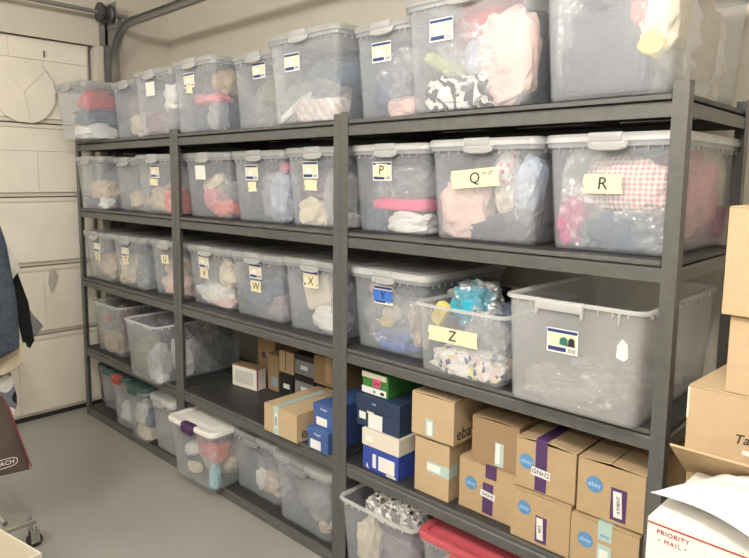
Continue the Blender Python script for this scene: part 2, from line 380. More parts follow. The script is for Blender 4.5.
# ------------------------------------------------------------------ shelving
DZ = [.052, .468, .933, 1.385, 1.806]   # deck tops
UW, UD, TOP = 1.21, .585, 1.83
def shelf_unit(x0, label):
    t = thing('shelving_unit', label, 'shelving unit', (x0, 0, 0), 0, 'shelving units along the back wall')
    for px, sx in ((0, 1), (UW, -1)):
        for py, sy in ((0, 1), (UD, -1)):
            bm = bmesh.new()
            w = .038
            for a, b, c, d in ((0, w, 0, .003), (0, .003, .003, w)):
                xs = sorted((px + sx * a, px + sx * b)); ys = sorted((py + sy * c, py + sy * d))
                B(bm, xs[0], xs[1], ys[0], ys[1], 0, TOP + .006 * (x0 > 2))
            finish(bm, 'post', M_STEEL, t)
    for i, z in enumerate(DZ):
        b = z - .019                     # beam top
        box('shelf_board', [M_DECK, M_EDGE], .006, UW - .006, .007, UD - .007, z - .014, z, t, .003)
        box('board_lip', M_EDGE, .041, UW - .041, .0022, .0070, z - .0135, z - .0005, t, .001)
        for nm, y0, y1, s in (('front_beam', .0035, .022, 1), ('rear_beam', UD - .022, UD - .0035, -1)):
            bm = bmesh.new(); lo = max(.0, b - .038)
            if s == 1: prof = [(.0035, lo), (.0035, b - .006), (.009, b), (.024, b), (.024, b - .006), (.012, b - .008), (.008, b - .012), (.008, lo + .004), (.018, lo + .003), (.018, lo)]
            else: prof = [(UD - p, q) for p, q in ((.0035, lo), (.0035, b - .006), (.009, b), (.024, b), (.024, b - .006), (.012, b - .008), (.008, b - .012), (.008, lo + .004), (.018, lo + .003), (.018, lo))]
            prism(bm, prof, 'x', .0035, UW - .0035); finish(bm, nm, M_STEEL, t)
        for x, s in ((.0035, 1), (UW - .0035, -1)):
            bm = bmesh.new(); lo = max(.0, b - .038)
            prism(bm, [(x, lo), (x, b - .006), (x + s * .006, b), (x + s * .02, b), (x + s * .02, b - .005), (x + s * .008, b - .008), (x + s * .005, lo)], 'y', .0240, UD - .0240)
            finish(bm, 'side_beam', M_STEEL, t)
        for x in (UW / 3, 2 * UW / 3):
            box('cross_bar', M_STEEL, x - .015, x + .015, .024, UD - .024, max(z - .034, .002), z - .0145, t)
    return t
shelf_unit(0, 'dark grey steel shelving unit beside the garage door, leftmost of three')
shelf_unit(UW + .002, 'dark grey steel shelving unit in the middle of the three')
shelf_unit(2 * UW + .003, 'dark grey steel shelving unit nearest the viewer, holding the stacked cartons')

# ------------------------------------------------------------------ lumps of cloth and bags
_b = bmesh.new(); bmesh.ops.create_icosphere(_b, subdivisions=5, radius=1)
ICO_V = [v.co.copy() for v in _b.verts]; ICO_F = [[v.index for v in f.verts] for f in _b.faces]; _b.free()
_b = bmesh.new(); bmesh.ops.create_icosphere(_b, subdivisions=4, radius=1)
ICO4_V = [v.co.copy() for v in _b.verts]; ICO4_F = [[v.index for v in f.verts] for f in _b.faces]; _b.free()
def lump_mesh(name, c, s, seed, m, amp=.22, freq=1.6, bound=None, sq=.75, hi=True, tilt=0):
    V = ICO_V if hi else ICO4_V; F = ICO_F if hi else ICO4_F
    off = Vector((seed * 7.31, seed * 3.17, seed * 1.93)); out = []
    ct, st = math.cos(tilt), math.sin(tilt)
    for v in V:
        n1 = noise.noise(v * freq + off); n2 = noise.noise(v * freq * .7 - off)
        if not hi: v = v * (1 + .10 * noise.cell(v * 5 + off) + .06 * noise.noise(v * 9 + off))
        w = v * freq * 1.4 + Vector((n1, n2, n1 - n2)) * 1.1 + off
        rg = 1 - abs(noise.noise(w)) * 2.2
        rg2 = 1 - abs(noise.noise(w * 2.3 + off)) * 2
        k = 1 + amp * (n1 * 1.2 + .45 * (rg - .5) + .22 * (rg2 - .5))
        p = Vector([math.copysign(abs(a) ** sq, a) for a in v]) * k
        x, y, z = p.x * s[0], p.y * s[1], p.z * s[2]
        x, z = x * ct - z * st, x * st + z * ct
        p = Vector((c[0] + x, c[1] + y, c[2] + z))
        if bound: p = bound(p, seed)
        out.append(p)
    base = Vector((c[0], c[1], min(p.z for p in out)))
    me = bpy.data.meshes.new(name); me.from_pydata([p - base for p in out], [], F); me.materials.append(m)
    if hi: me.shade_smooth()
    return me, base

# ------------------------------------------------------------------ storage bins
def make_bin(x, y, z, w, d, h, label, lid='clear', rz=0, taper=.018, milky=False, latch='grey', sticker=None, tape=None, group='clear plastic storage bins on the shelves', fill=(), short='', seed=0, wall=None):
    x -= .004; w += .006
    t = thing('storage_bin', label, 'storage bin', (x + w / 2, y, z), rz, group)
    T = M_TUBW if milky else M_TUB
    hb = h - .012 if lid else h
    hw = w / 2; ri = .030
    def ins(zz): return taper * (1 - zz / hb) + .009
    def loop(i, zz, r): return rr(-hw + i, hw - i, i, d - i, r, zz)
    bm = bmesh.new()
    zr = hb - (.026 if lid else .011)
    loft(bm, [loop(ins(0) + .011, .0, ri - .012), loop(ins(0) + .004, .003, ri - .005), loop(ins(.012), .012, ri), loop(ins(hb * .5), hb * .5, ri), loop(ins(zr), zr, ri),
              loop(ins(hb) - .001, hb - .004, ri), loop(ins(hb) + .002, hb - .004, ri), loop(ins(zr) + .0025, zr, ri), loop(ins(.012) + .0025, .014, ri), loop(ins(0) + .012, .005, ri - .012)])
    finish(bm, 'tub', T, t, True)
    bm = bmesh.new()
    loft(bm, [loop(.0088, zr, ri), loop(.001, zr, ri + .006), loop(.0, hb - .006, ri + .006), loop(.002, hb, ri + .006), loop(.0105, hb, ri), loop(.0130, hb - .004, ri), loop(.0130, hb - .012, ri), loop(.0088, hb - .012, ri), loop(.0088, zr, ri)], False, False)
    # ribs under the rim
    nx = 9
    for k in range(nx):
        xx = -hw + .05 + (w - .1) * k / (nx - 1)
        if abs(xx) < .06: continue
        B(bm, xx - .0012, xx + .0012, .002, .0095, zr - .012, zr)
    for k in range(13):
        yy = .05 + (d - .1) * k / 12
        B(bm, hw - .0095, hw - .002, yy - .0012, yy + .0012, zr - .012, zr)
    finish(bm, 'rim', M_RIMW if (milky or not lid) else M_RIM, t, True)
    if not lid and milky:               # moulded handle recess and stiffening rib of the big tub
        bm = bmesh.new()
        B(bm, -.095, .035, -.004, .010, hb - .030, hb - .004, 0, .003); B(bm, -.10, -.093, -.006, .008, hb - .045, hb + .002, 0, .002); B(bm, .033, .040, -.006, .008, hb - .045, hb + .002, 0, .002)
        finish(bm, 'handle', M_RIMW, t, True)
        box('rib', M_RIMW, hw - .075, hw - .070, -.001, .012, hb - .045, hb - .008, t, .002)
    lm = dict(clear=M_LID, white=M_LIDW, teal=M_TEAL, red=M_REDLID, grey=M_RIM, frost=M_RIMW).get(lid)
    if lid:
        bm = bmesh.new()
        loft(bm, [loop(-.0005, h - .024, ri + .01), loop(-.004, h - .024, ri + .012), loop(-.004, h - .008, ri + .012), loop(.0, h - .001, ri + .01), loop(.012, h, ri), loop(.024, h - .001, ri - .005), loop(.030, h - .008, ri - .01),
                  loop(.045, h - .008, ri - .012), loop(.055, h - .003, ri - .015), loop(.075, h - .003, .02)], False, True)
        loft(bm, [loop(.075, h - .0055, .02), loop(.0, h - .0115, ri), loop(-.0005, h - .024, ri + .01)], True, False)
        finish(bm, 'lid', lm, t, True)
        lc = dict(grey=M_LATCH, purple=M_PURL, red=M_REDL, same=lm, dark=mat('dark grey latch plastic', (.26, .26, .27), .4))[latch]
        bm = bmesh.new()
        B(bm, -.055, .040, -.0075, .014, h - .024, h + .0015, 0, .004)
        if latch in ('purple', 'red'): B(bm, -.05, .05, -.014, .022, h - .036, h + .005, 0, .006)
        tube(bm, [(-.05, -.006, h - .026), (-.045, -.012, h - .040), (-.02, -.012, h - .045), (.03, -.012, h - .045), (.052, -.011, h - .040), (.056, -.007, h - .026)], .0045, 8)
        B(bm, -.045, .05, -.010, -.006, h - .042, h - .024, 0, .002)
        finish(bm, 'latch', lc, t, True)
    # face frame: front wall slopes by taper
    al = math.atan2(taper, hb)
    def face(o, fx, fz, dy=.0012):
        zz = fz * h; o.parent = t; o.location = (-hw + fx * w, ins(zz) - dy, zz); o.rotation_euler = (al * -1 if False else al, 0, 0) if False else (-al * -1, 0, 0)
        return o
    if sticker:
        fx, fz, kind = sticker
        sw, sh = .046, .035
        bm = bmesh.new(); B(bm, -sw, sw, -.0006, 0, -sh, sh, 0)
        if kind != 'plain':
            B(bm, -sw + .002, sw - .002, -.0011, -.0006, sh - .012, sh - .003, 1)
            B(bm, -sw + .004, sw - .004, -.0011, -.0006, -.014, sh - .014, 2)
            B(bm, -sw + .004, .012, -.0011, -.0006, -sh + .005, -.018, 1)
            for q in range(6): B(bm, .018 + q * .004, .0195 + q * .004, -.0011, -.0006, -sh + .005, -.018, 3)
            if kind == 'shirts':
                prism(bm, [(-.008, -.01), (.018, -.012), (.016, .008), (.006, .014), (-.006, .008)], 'y', -.0013, -.0006, 4)
                prism(bm, [(.018, -.012), (.038, -.012), (.036, .010), (.026, .014), (.018, .006)], 'y', -.0014, -.0006, 3)
            else:
                prism(bm, [(-.03, -.010), (.01, -.010), (.004, .006), (-.02, .010)], 'y', -.0013, -.0006, 0)
        face(finish(bm, 'product_label', [M_WHITE, M_NAVYP, M_YEL, M_INK, M_GREENP]), fx, fz)
    for tp in (tape or ()):
        fx, fz, tw, th, s, mt, tl = tp
        bm = bmesh.new()
        prism(bm, [(-tw, -th), (-tw + .006, -th * .3), (-tw - .001, th * .1), (-tw + .004, th), (tw, th * 1.02), (tw - .003, 0), (tw + .001, -th * .98)], 'y', -.0022, -.0016)
        o = finish(bm, 'tape_label', M_BTAPE if mt == 'blue' else M_TAPE); face(o, fx, fz); o.rotation_euler.y = tl
        if s: text('letter', s, min(.05, th * 2.0), M_INK, o, (0, -.0028, 0), shear=.1)
    # contents
    def bound(p, sd):
        zz = min(max(p.z, .007), hb)
        i = ins(zz) + .006
        j = .0025 * noise.noise(p * 25 + Vector((sd, 0, 0)))
        mx = hw - i + j; dx0 = i - j; dx1 = d - i + j
        p.x = max(-mx, min(mx, p.x)); p.y = max(dx0, min(dx1, p.y))
        if p.z < h - .02:               # stay inside the rounded corners
            rc = ri - .004
            for sx in (-1, 1):
                for cyy, sg in ((i + rc, -1), (d - i - rc, 1)):
                    cxx = sx * (hw - i - rc); ex, ey = (p.x - cxx) * sx, (p.y - cyy) * sg
                    if ex > 0 and ey > 0:
                        q = math.hypot(ex, ey)
                        if q > rc: p.x = cxx + sx * ex * rc / q; p.y = cyy + sg * ey * rc / q
        top = (h - .034 if lid else h + .12)
        p.z = max(.0075 + .002 * abs(noise.noise(p * 14)), min(top + .01 * noise.noise(p * 9), p.z))
        return p
    wm = Matrix.Translation((x + hw, y, z)) @ Matrix.Rotation(rz, 4, 'Z')
    for k, it in enumerate(fill):
        kind, colr, fx, fz, sx, sz, lab = it[:7]
        fy = it[7] if len(it) > 7 else .3; sy = it[8] if len(it) > 8 else .28
        tilt = it[9] if len(it) > 9 else 0
        if lid and kind == 'cloth' and fy >= .5 and sx >= .8: fy, sy, sz, fz = .56, .62, max(sz, .85), max(fz, .45)
        if kind == 'bag': mt = M_BAG if colr == 'clear' else M_BAGW
        elif kind in ('cloth', 'fold', 'puff'): mt = fabric(*(colr.split('/')))
        nm = {'bag': 'plastic_bag', 'cloth': 'folded_garment', 'fold': 'folded_garment', 'puff': 'puffy_garment'}[kind]
        amp, fq, sq = {'bag': (.30, 2.6, .8), 'cloth': (.26, 1.9, .72), 'fold': (.10, 1.3, .38), 'puff': (.14, 2.6, .8)}[kind]
        iw, idp = w - 2 * .025, d - .06
        me, base = lump_mesh(nm, (-iw / 2 + fx * iw, .03 + fy * idp, fz * h), (sx * iw / 2, sy * idp / 2, sz * h / 2), seed * 11 + k * 3.7 + 1, mt, amp, fq, bound, sq, kind != 'bag', tilt)
        o = link(nm, me); o.location = wm @ base; o.rotation_euler = (0, 0, rz)
        tag(o, lab + ' ' + short, {'bag': 'plastic bag'}.get(kind, 'clothing'), 'garments and bags packed in the clear bins')
    return t
C, BG, FO, PU = 'cloth', 'bag', 'fold', 'puff'
D0 = .56
ORD = ['first', 'second', 'third', 'fourth', 'fifth', 'sixth', 'seventh', 'eighth', 'ninth']
def row(level, word, items):
    for i, a in enumerate(items):
        x, y, w, d, h, desc, short, kw, fill = a
        make_bin(x, y, DZ[level], w, d, h, desc, short=short, seed=level * 20 + i, fill=fill, **kw)
T1 = 'in the %s top-shelf bin from the left'
row(4, 'top', [
 (.030, -.13, .41, D0, .335, 'clear lidded bin jutting past the left post on the top shelf, red cloth inside', T1 % 'first', dict(lid='clear', rz=.0),
  [(C, 'red', .72, .68, .6, .4, 'bright red cloth', .22, .35), (C, 'slate', .62, .40, .9, .32, 'slate blue cloth', .3, .5), (C, 'white', .72, .14, .7, .26, 'white cloth', .2, .4), (C, 'beige', .25, .4, .6, .6, 'beige cloth', .4, .5), (C, 'grey', .4, .3, .8, .5, 'grey cloth', .75, .4)]),
 (.450, .03, .37, D0, .325, 'narrow-looking clear bin second from the left on the top shelf, no sticker seen', T1 % 'second', {},
  [(C, 'grey', .5, .6, .9, .7, 'grey cloth', .5, .5), (C, 'cream', .6, .25, .6, .4, 'cream cloth', .15, .2), (C, 'mauve', .3, .5, .5, .6, 'mauve cloth', .25, .3)]),
 (.824, -.02, .40, D0, .335, 'clear bin third from the left on the top shelf with cream sticker', T1 % 'third', dict(sticker=(.45, .72, 'plain')),
  [(C, 'white', .8, .58, .45, .4, 'white cloth', .15, .25), (C, 'mauve', .35, .22, .7, .4, 'mauve cloth', .2, .35), (C, 'grey', .5, .5, .95, .8, 'grey cloth', .6, .5), (BG, 'clear', .75, .2, .5, .4, 'clear bag', .12, .2)]),
 (1.225, -.02, .380, D0, .345, 'clear bin just right of the left middle post on top, pink strip inside', T1 % 'fourth', dict(sticker=(.42, .72, 'std'), tape=((.42, .60, .03, .02, '', 'cream', .1),)),
  [(C, 'pink', .6, .46, .7, .16, 'pale pink cloth strip', .14, .2), (C, 'slate', .5, .22, .95, .45, 'slate cloth', .35, .45), (C, 'tan', .75, .7, .5, .35, 'tan cloth', .3, .3), (BG, 'cloudy', .85, .2, .3, .4, 'cloudy bag', .1, .15), (C, 'mauve', .4, .6, .9, .5, 'mauve cloth', .75, .4)]),
 (1.612, .07, .375, D0, .340, 'recessed clear bin fifth from the left on the top shelf, olive cloth inside', T1 % 'fifth', dict(sticker=(.55, .76, 'std')),
  [(C, 'olive', .62, .52, .5, .5, 'olive cloth', .2, .25), (C, 'green', .8, .28, .4, .5, 'dark green cloth', .3, .35), (C, 'grey', .3, .3, .6, .6, 'grey cloth', .3, .4), (BG, 'clear', .5, .12, .8, .22, 'clear bag', .1, .2), (C, 'slate', .5, .5, .9, .8, 'slate cloth', .8, .3)]),
 (1.994, -.02, .425, D0, .358, 'large clear bin left of the right middle post on top, striped bag inside', T1 % 'sixth', dict(sticker=(.37, .68, 'std')),
  [(C, 'slate', .55, .50, .8, .45, 'dark slate cloth', .35, .35), (FO, 'palepink/stripe', .62, .14, .62, .26, 'pink striped cloth', .12, .2), (BG, 'clear', .5, .22, .9, .5, 'clear bag', .12, .25), (C, 'white', .25, .18, .6, .08, 'white strap', .06, .06, .5), (C, 'charcoal', .5, .4, .95, .7, 'charcoal cloth', .8, .35), (C, 'green', .2, .2, .4, .3, 'dark green cloth', .3, .25)]),
 (2.427, .05, .308, D0, .342, 'recessed clear bin seventh from the left on the top shelf, navy lump inside', T1 % 'seventh', dict(sticker=(.46, .70, 'std')),
  [(C, 'navy', .42, .33, .55, .42, 'navy cloth', .15, .2), (C, 'palepink', .72, .12, .6, .22, 'pale pink cloth', .12, .2), (BG, 'clear', .6, .45, .8, .6, 'clear bag', .14, .25), (C, 'grey', .5, .55, .9, .9, 'grey cloth', .7, .4), (C, 'cream', .9, .4, .25, .4, 'cream cloth', .3, .2)]),
 (2.742, -.03, .478, D0, .365, 'large clear bin second from the right on the top shelf, puffy white garment inside', T1 % 'eighth', dict(sticker=(.32, .70, 'std'), lid='clear'),
  [(C, 'red', .52, .76, .5, .40, 'faded red cloth', .2, .25), (C, 'lime', .25, .42, .38, .14, 'pale green cloth', .08, .1, -.5), (C, 'black/zebra', .38, .17, .55, .3, 'black and white patterned cloth', .1, .16), (BG, 'clear', .50, .42, .55, .62, 'clear sparkling bag', .08, .14), (PU, 'palepink', .78, .42, .46, .78, 'puffy pinkish white garment', .1, .14), (C, 'paleblue', .52, .5, .3, .4, 'pale blue cloth', .16, .12), (C, 'mauve', .35, .55, .5, .5, 'mauve cloth', .35, .2), (C, 'charcoal', .5, .5, .95, .85, 'charcoal cloth', .75, .4)]),
 (3.240, -.035, .375, .64, .365, 'large clear bin, right end of the top shelf, dark slab inside', T1 % 'ninth', dict(sticker=(.37, .84, 'std')),
  [(FO, 'charcoal', .42, .36, .72, .62, 'dark slate folded garment', .12, .2), (C, 'cream', .85, .58, .36, .5, 'cream cloth', .12, .2), (C, 'coral', .72, .62, .13, .28, 'coral cloth', .05, .08), (C, 'yellow', .82, .36, .2, .16, 'yellow cloth', .05, .08, -.6), (BG, 'clear', .12, .5, .2, .75, 'clear bag', .07, .1), (C, 'tan', .8, .5, .4, .6, 'tan cloth', .6, .12), (C, 'cream', .7, .4, .5, .7, 'cream cloth standing at the back', .85, .2), (C, 'white', .5, .3, .8, .5, 'white cloth', .5, .3)]),
])
T2 = 'in the %s second-shelf bin from the left'
row(3, 'second', [
 (.04, -.03, .37, D0, .325, 'clear bin at the far left of the second shelf beside the garage door', T2 % 'first', {},
  [(C, 'beige', .5, .35, .8, .4, 'beige cloth', .2, .3), (C, 'white', .8, .12, .35, .2, 'white cloth', .1, .15), (C, 'grey', .5, .3, .95, .75, 'grey cloth', .6, .4), (C, 'slate', .3, .12, .5, .2, 'slate cloth', .12, .2)]),
 (.42, .045, .315, D0, .315, 'clear bin second from the left on the second shelf', T2 % 'second', {},
  [(C, 'grey', .5, .55, .9, .6, 'grey cloth', .4, .4), (C, 'beige', .6, .2, .7, .35, 'beige cloth', .15, .25)]),
 (.742, .02, .42, D0, .325, 'clear bin third on the second shelf, coral red cloth at its right', T2 % 'third', dict(sticker=(.5, .72, 'std'), tape=((.46, .54, .045, .018, '', 'cream', .05),)),
  [(C, 'coral', .82, .22, .42, .42, 'coral red cloth', .12, .25), (C, 'beige', .35, .25, .7, .45, 'beige cloth', .2, .3), (C, 'grey', .5, .5, .95, .8, 'grey cloth', .6, .45)]),
 (1.204, .05, .40, D0, .325, 'clear bin just right of the left middle post on the second shelf, curved pink cloth', T2 % 'fourth', dict(sticker=(.38, .70, 'plain')),
  [(C, 'cream', .42, .52, .45, .22, 'cream cloth', .12, .15, .4), (C, 'pink', .45, .28, .4, .35, 'pink cloth', .1, .15, -.6), (C, 'coral', .78, .15, .42, .26, 'bright pink cloth', .1, .2), (C, 'charcoal', .6, .5, .8, .7, 'charcoal cloth', .5, .4), (BG, 'clear', .8, .35, .35, .4, 'clear bag', .1, .15)]),
 (1.620, .055, .39, D0, .325, 'clear bin fifth from the left on the second shelf, blank tape under its sticker', T2 % 'fifth', dict(sticker=(.40, .70, 'std'), tape=((.40, .50, .032, .022, '', 'cream', -.03),)),
  [(C, 'paleblue', .75, .35, .42, .65, 'pale blue cloth', .15, .2), (BG, 'clear', .72, .35, .5, .7, 'clear bag', .1, .2), (C, 'charcoal', .35, .35, .6, .6, 'charcoal cloth', .3, .3), (C, 'pink', .85, .78, .2, .16, 'small pink cloth', .12, .1), (C, 'grey', .5, .4, .9, .8, 'grey cloth', .75, .4)]),
 (2.022, .05, .385, D0, .33, 'clear bin behind the right middle post on the second shelf, cream cloth inside', T2 % 'sixth', dict(sticker=(.42, .72, 'std'), tape=((.42, .53, .04, .022, '', 'cream', .03),)),
  [(C, 'cream', .32, .17, .55, .38, 'cream cloth', .12, .25), (C, 'mauve', .35, .5, .6, .4, 'mauve cloth', .2, .3), (BG, 'cloudy', .75, .35, .35, .7, 'cloudy bag', .1, .25), (C, 'white', .85, .1, .3, .2, 'white cloth', .1, .2), (C, 'charcoal', .5, .5, .9, .8, 'charcoal cloth', .65, .4)]),
 (2.422, .05, .375, D0, .33, 'clear bin right of the right middle post on the second shelf, hot pink band inside', T2 % 'seventh', dict(sticker=(.42, .70, 'std'), tape=((.41, .71, .03, .024, 'P', 'cream', .05),), lid='frost'),
  [(FO, 'hotpink', .60, .33, .82, .13, 'hot pink folded garment', .1, .2), (C, 'slate', .22, .15, .4, .36, 'slate blue cloth', .08, .15), (BG, 'clear', .6, .55, .8, .4, 'clear sparkling bag', .1, .25), (C, 'charcoal', .6, .6, .75, .45, 'charcoal cloth', .3, .3), (C, 'white', .7, .13, .6, .24, 'white cloth', .1, .2), (C, 'grey', .5, .4, .9, .7, 'grey cloth', .75, .35)]),
 (2.802, .04, .415, .58, .335, 'clear bin lettered Q on tape, beige lace garment inside', 'in the bin lettered Q', dict(tape=((.45, .62, .092, .03, 'Q', 'cream', -.08),), lid='frost', milky=False),
  [(C, 'palepink', .26, .30, .52, .62, 'pale peach lacy garment', .1, .16), (C, 'charcoal', .68, .12, .72, .3, 'charcoal cloth', .08, .16, .22), (C, 'hotpink/floral', .66, .66, .2, .55, 'pink and white floral cloth', .1, .12), (C, 'paleblue', .88, .55, .25, .55, 'pale blue cloth', .1, .16, -.25), (C, 'cream', .70, .40, .18, .3, 'cream cloth', .07, .1), (BG, 'clear', .85, .4, .35, .7, 'clear bag', .06, .14), (C, 'grey', .45, .5, .85, .85, 'grey cloth', .6, .35)]),
 (3.232, .044, .38, .66, .335, 'clear bin lettered R on tape at the right end, pink checked cloth inside', 'in the bin lettered R', dict(tape=((.46, .58, .056, .027, 'R', 'cream', 0),), lid='frost', milky=False),
  [(PU, 'pink/gingham', .58, .56, .72, .46, 'pink checked cloth', .1, .16), (C, 'slate', .6, .17, .72, .34, 'slate grey cloth', .1, .2), (C, 'magenta', .14, .24, .24, .4, 'rose pink cloth', .08, .12), (BG, 'clear', .25, .5, .4, .85, 'clear bag', .05, .1), (BG, 'clear', .75, .2, .5, .36, 'second clear bag', .05, .1), (C, 'pink', .75, .5, .6, .7, 'pale pink cloth', .52, .3), (C, 'cream', .8, .6, .4, .6, 'cream cloth', .75, .12), (C, 'magenta', .7, .2, .5, .35, 'magenta cloth', .9, .2)]),
])
T3 = 'in the %s middle-shelf bin from the left'
row(2, 'middle', [
 (.05, .0, .37, D0, .312, 'clear bin at the far left of the middle shelf beside the garage door', T3 % 'first', dict(sticker=(.5, .70, 'std'), tape=((.5, .5, .035, .024, 'S', 'cream', .06),)),
  [(C, 'beige', .5, .3, .8, .5, 'beige cloth', .2, .3), (C, 'grey', .5, .4, .95, .7, 'grey cloth', .6, .4)]),
 (.43, .01, .395, D0, .312, 'clear bin second on the middle shelf, cream left and slate right inside', T3 % 'second', dict(sticker=(.42, .70, 'std'), tape=((.42, .53, .035, .026, 'T', 'cream', 0),)),
  [(C, 'cream', .25, .3, .45, .6, 'cream cloth', .12, .25), (C, 'slate', .72, .3, .55, .6, 'slate cloth', .2, .3), (BG, 'clear', .8, .25, .4, .45, 'clear glinting bag', .1, .2), (C, 'teal', .85, .2, .15, .2, 'small teal cloth', .08, .08), (C, 'grey', .5, .5, .9, .8, 'grey cloth', .7, .4)]),
 (.832, .042, .365, D0, .312, 'clear bin third on the middle shelf, partly behind the left middle post', T3 % 'third', dict(tape=((.45, .66, .04, .024, 'U', 'cream', -.03),)),
  [(C, 'palepink', .5, .2, .8, .4, 'pale pink cloth', .15, .3), (C, 'grey', .5, .5, .95, .8, 'grey cloth', .55, .45), (C, 'beige', .4, .45, .6, .4, 'beige cloth', .18, .25)]),
 (1.222, .045, .39, D0, .312, 'clear bin lettered V beside the left middle post', 'in the bin lettered V', dict(sticker=(.40, .74, 'std'), tape=((.40, .54, .038, .024, 'V', 'cream', .05),)),
  [(C, 'cream', .78, .55, .42, .45, 'cream cloth', .15, .25), (C, 'white', .45, .2, .75, .36, 'white cloth', .12, .25), (C, 'palepink', .75, .1, .4, .16, 'pale pink cloth', .06, .12), (C, 'grey', .5, .45, .9, .7, 'grey cloth', .6, .4), (BG, 'clear', .3, .45, .5, .5, 'clear bag', .12, .2)]),
 (1.616, .043, .39, D0, .312, 'clear bin lettered W, slate blue cloth inside', 'in the bin lettered W', dict(sticker=(.50, .73, 'std'), tape=((.50, .50, .04, .026, 'W', 'cream', 0),)),
  [(C, 'slate', .38, .35, .65, .55, 'slate blue cloth', .15, .3), (C, 'mauve', .75, .2, .45, .3, 'mauve cloth', .15, .2), (BG, 'clear', .65, .15, .6, .3, 'clear bag', .1, .2), (C, 'grey', .5, .5, .9, .8, 'grey cloth', .65, .4)]),
 (2.012, .042, .39, D0, .318, 'clear bin lettered X behind the right middle post', 'in the bin lettered X', dict(sticker=(.47, .74, 'std'), tape=((.47, .71, .035, .028, 'X', 'cream', 0),)),
  [(FO, 'cream', .45, .55, .5, .42, 'cream cloth', .1, .14, .3), (PU, 'white', .65, .2, .55, .38, 'lumpy white cloth', .1, .2), (C, 'slate', .5, .4, .9, .6, 'slate cloth', .5, .4), (BG, 'clear', .85, .4, .3, .6, 'clear bag', .2, .4)]),
 (2.428, .040, .378, D0, .318, 'clear bin with blue tape lettered Y', 'in the bin lettered Y', dict(sticker=(.46, .70, 'std'), tape=((.455, .695, .050, .021, 'Y', 'blue', 0),), lid='frost'),
  [(C, 'cream', .48, .47, .2, .18, 'crumpled cream cloth', .05, .08), (C, 'yellow', .42, .36, .18, .12, 'pale yellow cloth', .05, .08), (C, 'blue', .55, .14, .55, .28, 'blue cloth', .1, .2), (C, 'grey', .45, .4, .7, .6, 'grey cloth', .3, .3), (BG, 'clear', .5, .38, .7, .6, 'clear bag', .05, .14), (C, 'beige', .85, .38, .3, .55, 'beige cloth', .15, .2), (C, 'palepink', .2, .7, .3, .3, 'pale pink cloth', .15, .15), (C, 'charcoal', .5, .45, .9, .7, 'charcoal cloth', .75, .35)]),
 (2.808, -.035, .362, .53, .24, 'low open clear tub lettered Z on long tape, turquoise bag on top', 'in the tub lettered Z', dict(tape=((.45, .60, .098, .026, 'Z', 'cream', .0),), lid=None, taper=.016),
  [(C, 'turquoise', .44, .96, .42, .52, 'turquoise cloth bulging above the rim', .22, .2), (BG, 'clear', .46, 1.0, .56, .62, 'clear bag over the turquoise cloth', .24, .26), (FO, 'yellow', .19, .84, .15, .34, 'yellow folded cloth', .06, .06, -.5), (C, 'navy/multi', .55, .2, .85, .42, 'mixed print cloth', .1, .2), (C, 'slate', .72, .78, .55, .42, 'dark slate cloth', .35, .35), (C, 'charcoal', .5, .5, .95, .6, 'charcoal cloth', .5, .5), (BG, 'clear', .75, .5, .5, .8, 'second clear bag', .08, .14), (C, 'black', .5, 1.05, .25, .3, 'black cloth on top', .5, .12)]),
 (3.176, -.058, .412, .64, .322, 'big open milky tub at the right end of the middle shelf, nearly empty', 'in the big open milky tub', dict(sticker=(.45, .64, 'shirts'), lid=None, milky=True, taper=.012),
  [(BG, 'clear', .42, .16, .72, .34, 'flat clear bag', .12, .2), (BG, 'clear', .72, .14, .5, .28, 'second clear bag', .35, .3), (BG, 'cloudy', .5, .1, .8, .2, 'cloudy bag', .7, .35), (C, 'grey', .35, .08, .55, .16, 'grey cloth', .25, .25)]),
])
T4 = 'in the %s fourth-shelf tub from the left'
row(1, 'fourth', [
 (.115, .01, .385, D0, .325, 'clear tub with dark cloth spilling over its rim on the fourth shelf', T4 % 'first', dict(lid=None),
  [(C, 'tan', .45, .22, .7, .4, 'tan cloth', .12, .25), (C, 'brown', .8, .6, .4, .5, 'reddish brown cloth', .2, .3), (C, 'charcoal', .55, .98, .8, .22, 'charcoal cloth piled on top', .45, .5), (C, 'grey', .4, .6, .8, .6, 'grey cloth', .4, .4), (C, 'beige', .5, .4, .9, .6, 'beige cloth', .75, .3), (C, 'coral', .3, .68, .14, .14, 'small coral cloth', .05, .06)]),
 (.765, -.095, .36, .60, .33, 'open clear tub of white bags behind the left middle post, fourth shelf', T4 % 'second', dict(lid=None),
  [(BG, 'cloudy', .78, .3, .4, .6, 'cloudy white bag', .1, .2), (C, 'olive', .3, .35, .5, .6, 'olive grey cloth', .15, .25), (C, 'charcoal', .6, .85, .6, .3, 'charcoal cloth on top', .3, .3), (C, 'white', .8, .35, .3, .6, 'white cloth', .35, .2, .2), (C, 'grey', .7, .4, .6, .8, 'grey cloth', .55, .25), (BG, 'cloudy', .75, .5, .5, .8, 'second cloudy bag', .6, .4), (C, 'charcoal', .6, .5, .6, .8, 'charcoal cloth', .85, .25), (C, 'white', .85, .12, .3, .2, 'small white cloth', .08, .1)]),
])
row(1, 'fourth', [(-.0 + .02, .15, .09, .3, .17, 'narrow clear box beside the left post on the fourth shelf', 'in the narrow box at far left of fourth shelf', dict(lid='clear', taper=.008),
  [(C, 'grey', .5, .4, .8, .7, 'grey cloth', .4, .5)])])
T5 = 'in the %s bottom-shelf bin from the left'
